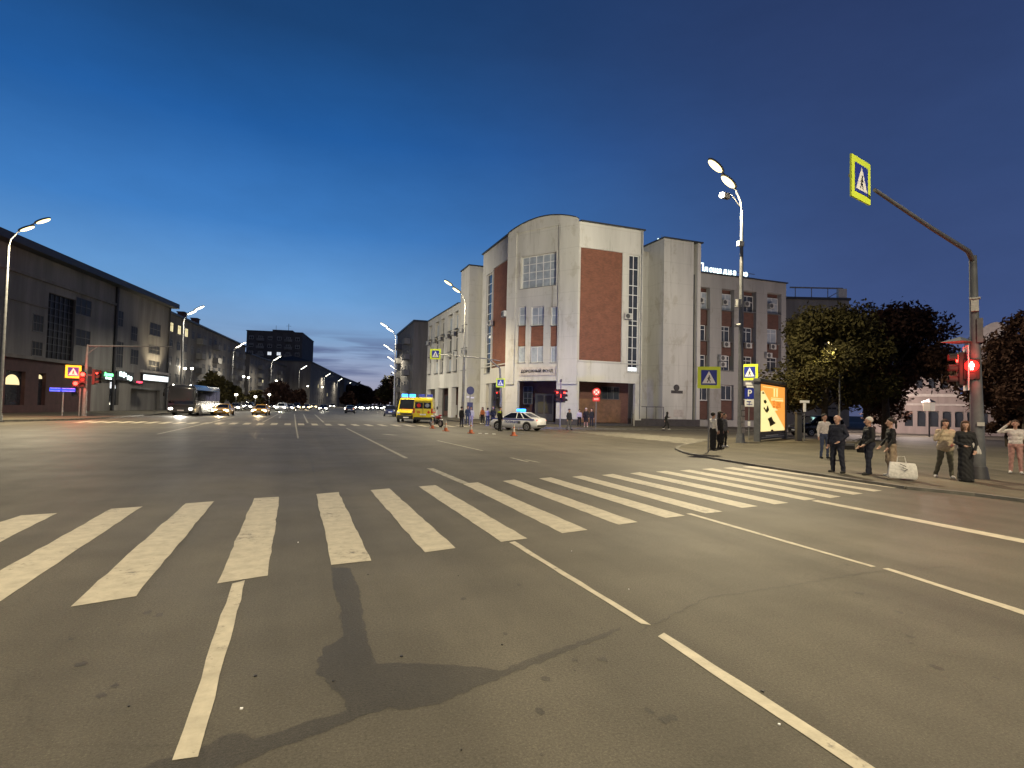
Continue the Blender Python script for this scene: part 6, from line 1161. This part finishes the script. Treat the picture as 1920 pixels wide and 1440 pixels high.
person('man in black standing between the motorcycle and the round sign', gp(865, 800.5, .0), F_(865, 0) + 2.4, 1.76, 'black_cloth', 'navy_cloth', group=LG); person('person in a pale hoodie and light jeans beneath the round sign', gp(882.5, 799.5, .0), F_(882, 0), 1.76, 'white_cloth', 'lilac_cloth', 'shoe_white', 'hair_dark', group=LG, armR=((-.26, -.06, 1.15), (-.1, -.25, 1.15)))
person('person in blue partly behind the pale hoodie', gp(876.5, 797, .13), F_(876, 0), 1.7, 'jeans_cloth', 'jeans_cloth', group=LG); person('person in an orange jacket at the recess wall', gp(904, 795, .13), F_(904, 0) - .6, 1.62, 'orange_cloth', 'black_cloth', 'shoe_white', 'hair_brown', 'long', group=LG)
person('person in a white top, jeans and white shoes left of the officer', gp(914, 799, .0), F_(914, 0) + 2.7, 1.7, 'lilac_cloth', 'jeans_cloth', 'shoe_white', 'hair_dark', group=LG, armL=((.3, -.1, 1.25), (.2, -.25, 1.4))); person('person in dark clothes between white top and officer', gp(924, 797, .13), F_(924, 0) - .4, 1.74, 'black_cloth', 'black_cloth', group=LG)
person('police officer in black with a bright yellow vest band by the car bonnet', gp(937, 808.5, .0), F_(937, 0) + 2.2, 1.8, 'black_cloth', 'black_cloth', hat='black_cloth', vest='hivis_cloth', group=LG)

# ---------------------------------------------------------------- small lights along the left houses and the park lantern
for i, (px, py, lb) in enumerate(((347, 691, 'small wall lamp left of the coach top'), (360, 691, 'small wall lamp over the coach roof'), (457, 706, 'wall lamp beside the small avenue tree'), (466, 708, 'wall lamp right of the small avenue tree'), (518, 714, 'wall lamp above the broad dark tree'), (577, 724, 'pale lamp at the foot of the tower block'), (604, 726, 'pale lamp beyond the tower block'), (443, 740, 'low globe lamp behind the first yellow taxi'), (479, 744, 'low globe lamp behind the leading taxi'), (505, 740, 'low globe lamp left of the white car'))):
    d = [103, 104, 130, 132, 150, 185, 200, 100, 108, 112][i]; q = D(px, py, d); t = thing('wall_lamp' if i < 7 else 'globe_lamp', lb, 'lamp', (q.x, q.y, 0), 0, 'small lamps along the left pavement')
    b = MB(); b.tube([(0, 0, 0), (0, 0, q.z - .1)], .05, 6); b.build('post', 'darkmetal', t); b = MB(); b.ell((0, 0, q.z), (.26, .26, .2)); b.build('globe', 'lensw', t, 60); point('lamp_light', (0, -.5, q.z), 260, COOL, .2, t)
for px_, dd, lb in ((1742, 50, 'square park lantern with a cap in front of the pavilion arches'), (1660, 53, 'added square park lantern with a cap left of the pavilion bush')):  # second lantern is added as a fixture for light on the pavilion wall
    q = D(px_, 762, dd); t = thing('park_lantern', lb, 'lamp', (q.x, q.y, 0), 0, 'park lanterns'); b = MB(); b.tube([(0, 0, 0), (0, 0, q.z - .35)], .06, 8); b.build('post', 'darkmetal', t); b = MB(); b.box((-.32, -.32, q.z - .4), (.32, .32, q.z + .35)); b.build('lantern_glass', emit('added_lantern_glow', (1, .8, .6), .35), t, bevel=.05); b = MB(); b.add([(-.4, -.4, q.z + .36), (.4, -.4, q.z + .36), (.4, .4, q.z + .36), (-.4, .4, q.z + .36), (0, 0, q.z + .7)], [(0, 3, 2, 1), (0, 1, 4), (1, 2, 4), (2, 3, 4), (3, 0, 4)]); b.build('cap', 'darkmetal', t)
    point('lamp_light', (0, 1.6, q.z + 1.6), 2800, (1, .80, .70), .3, t)  # added light behind and above each lantern, brightens the pavilion
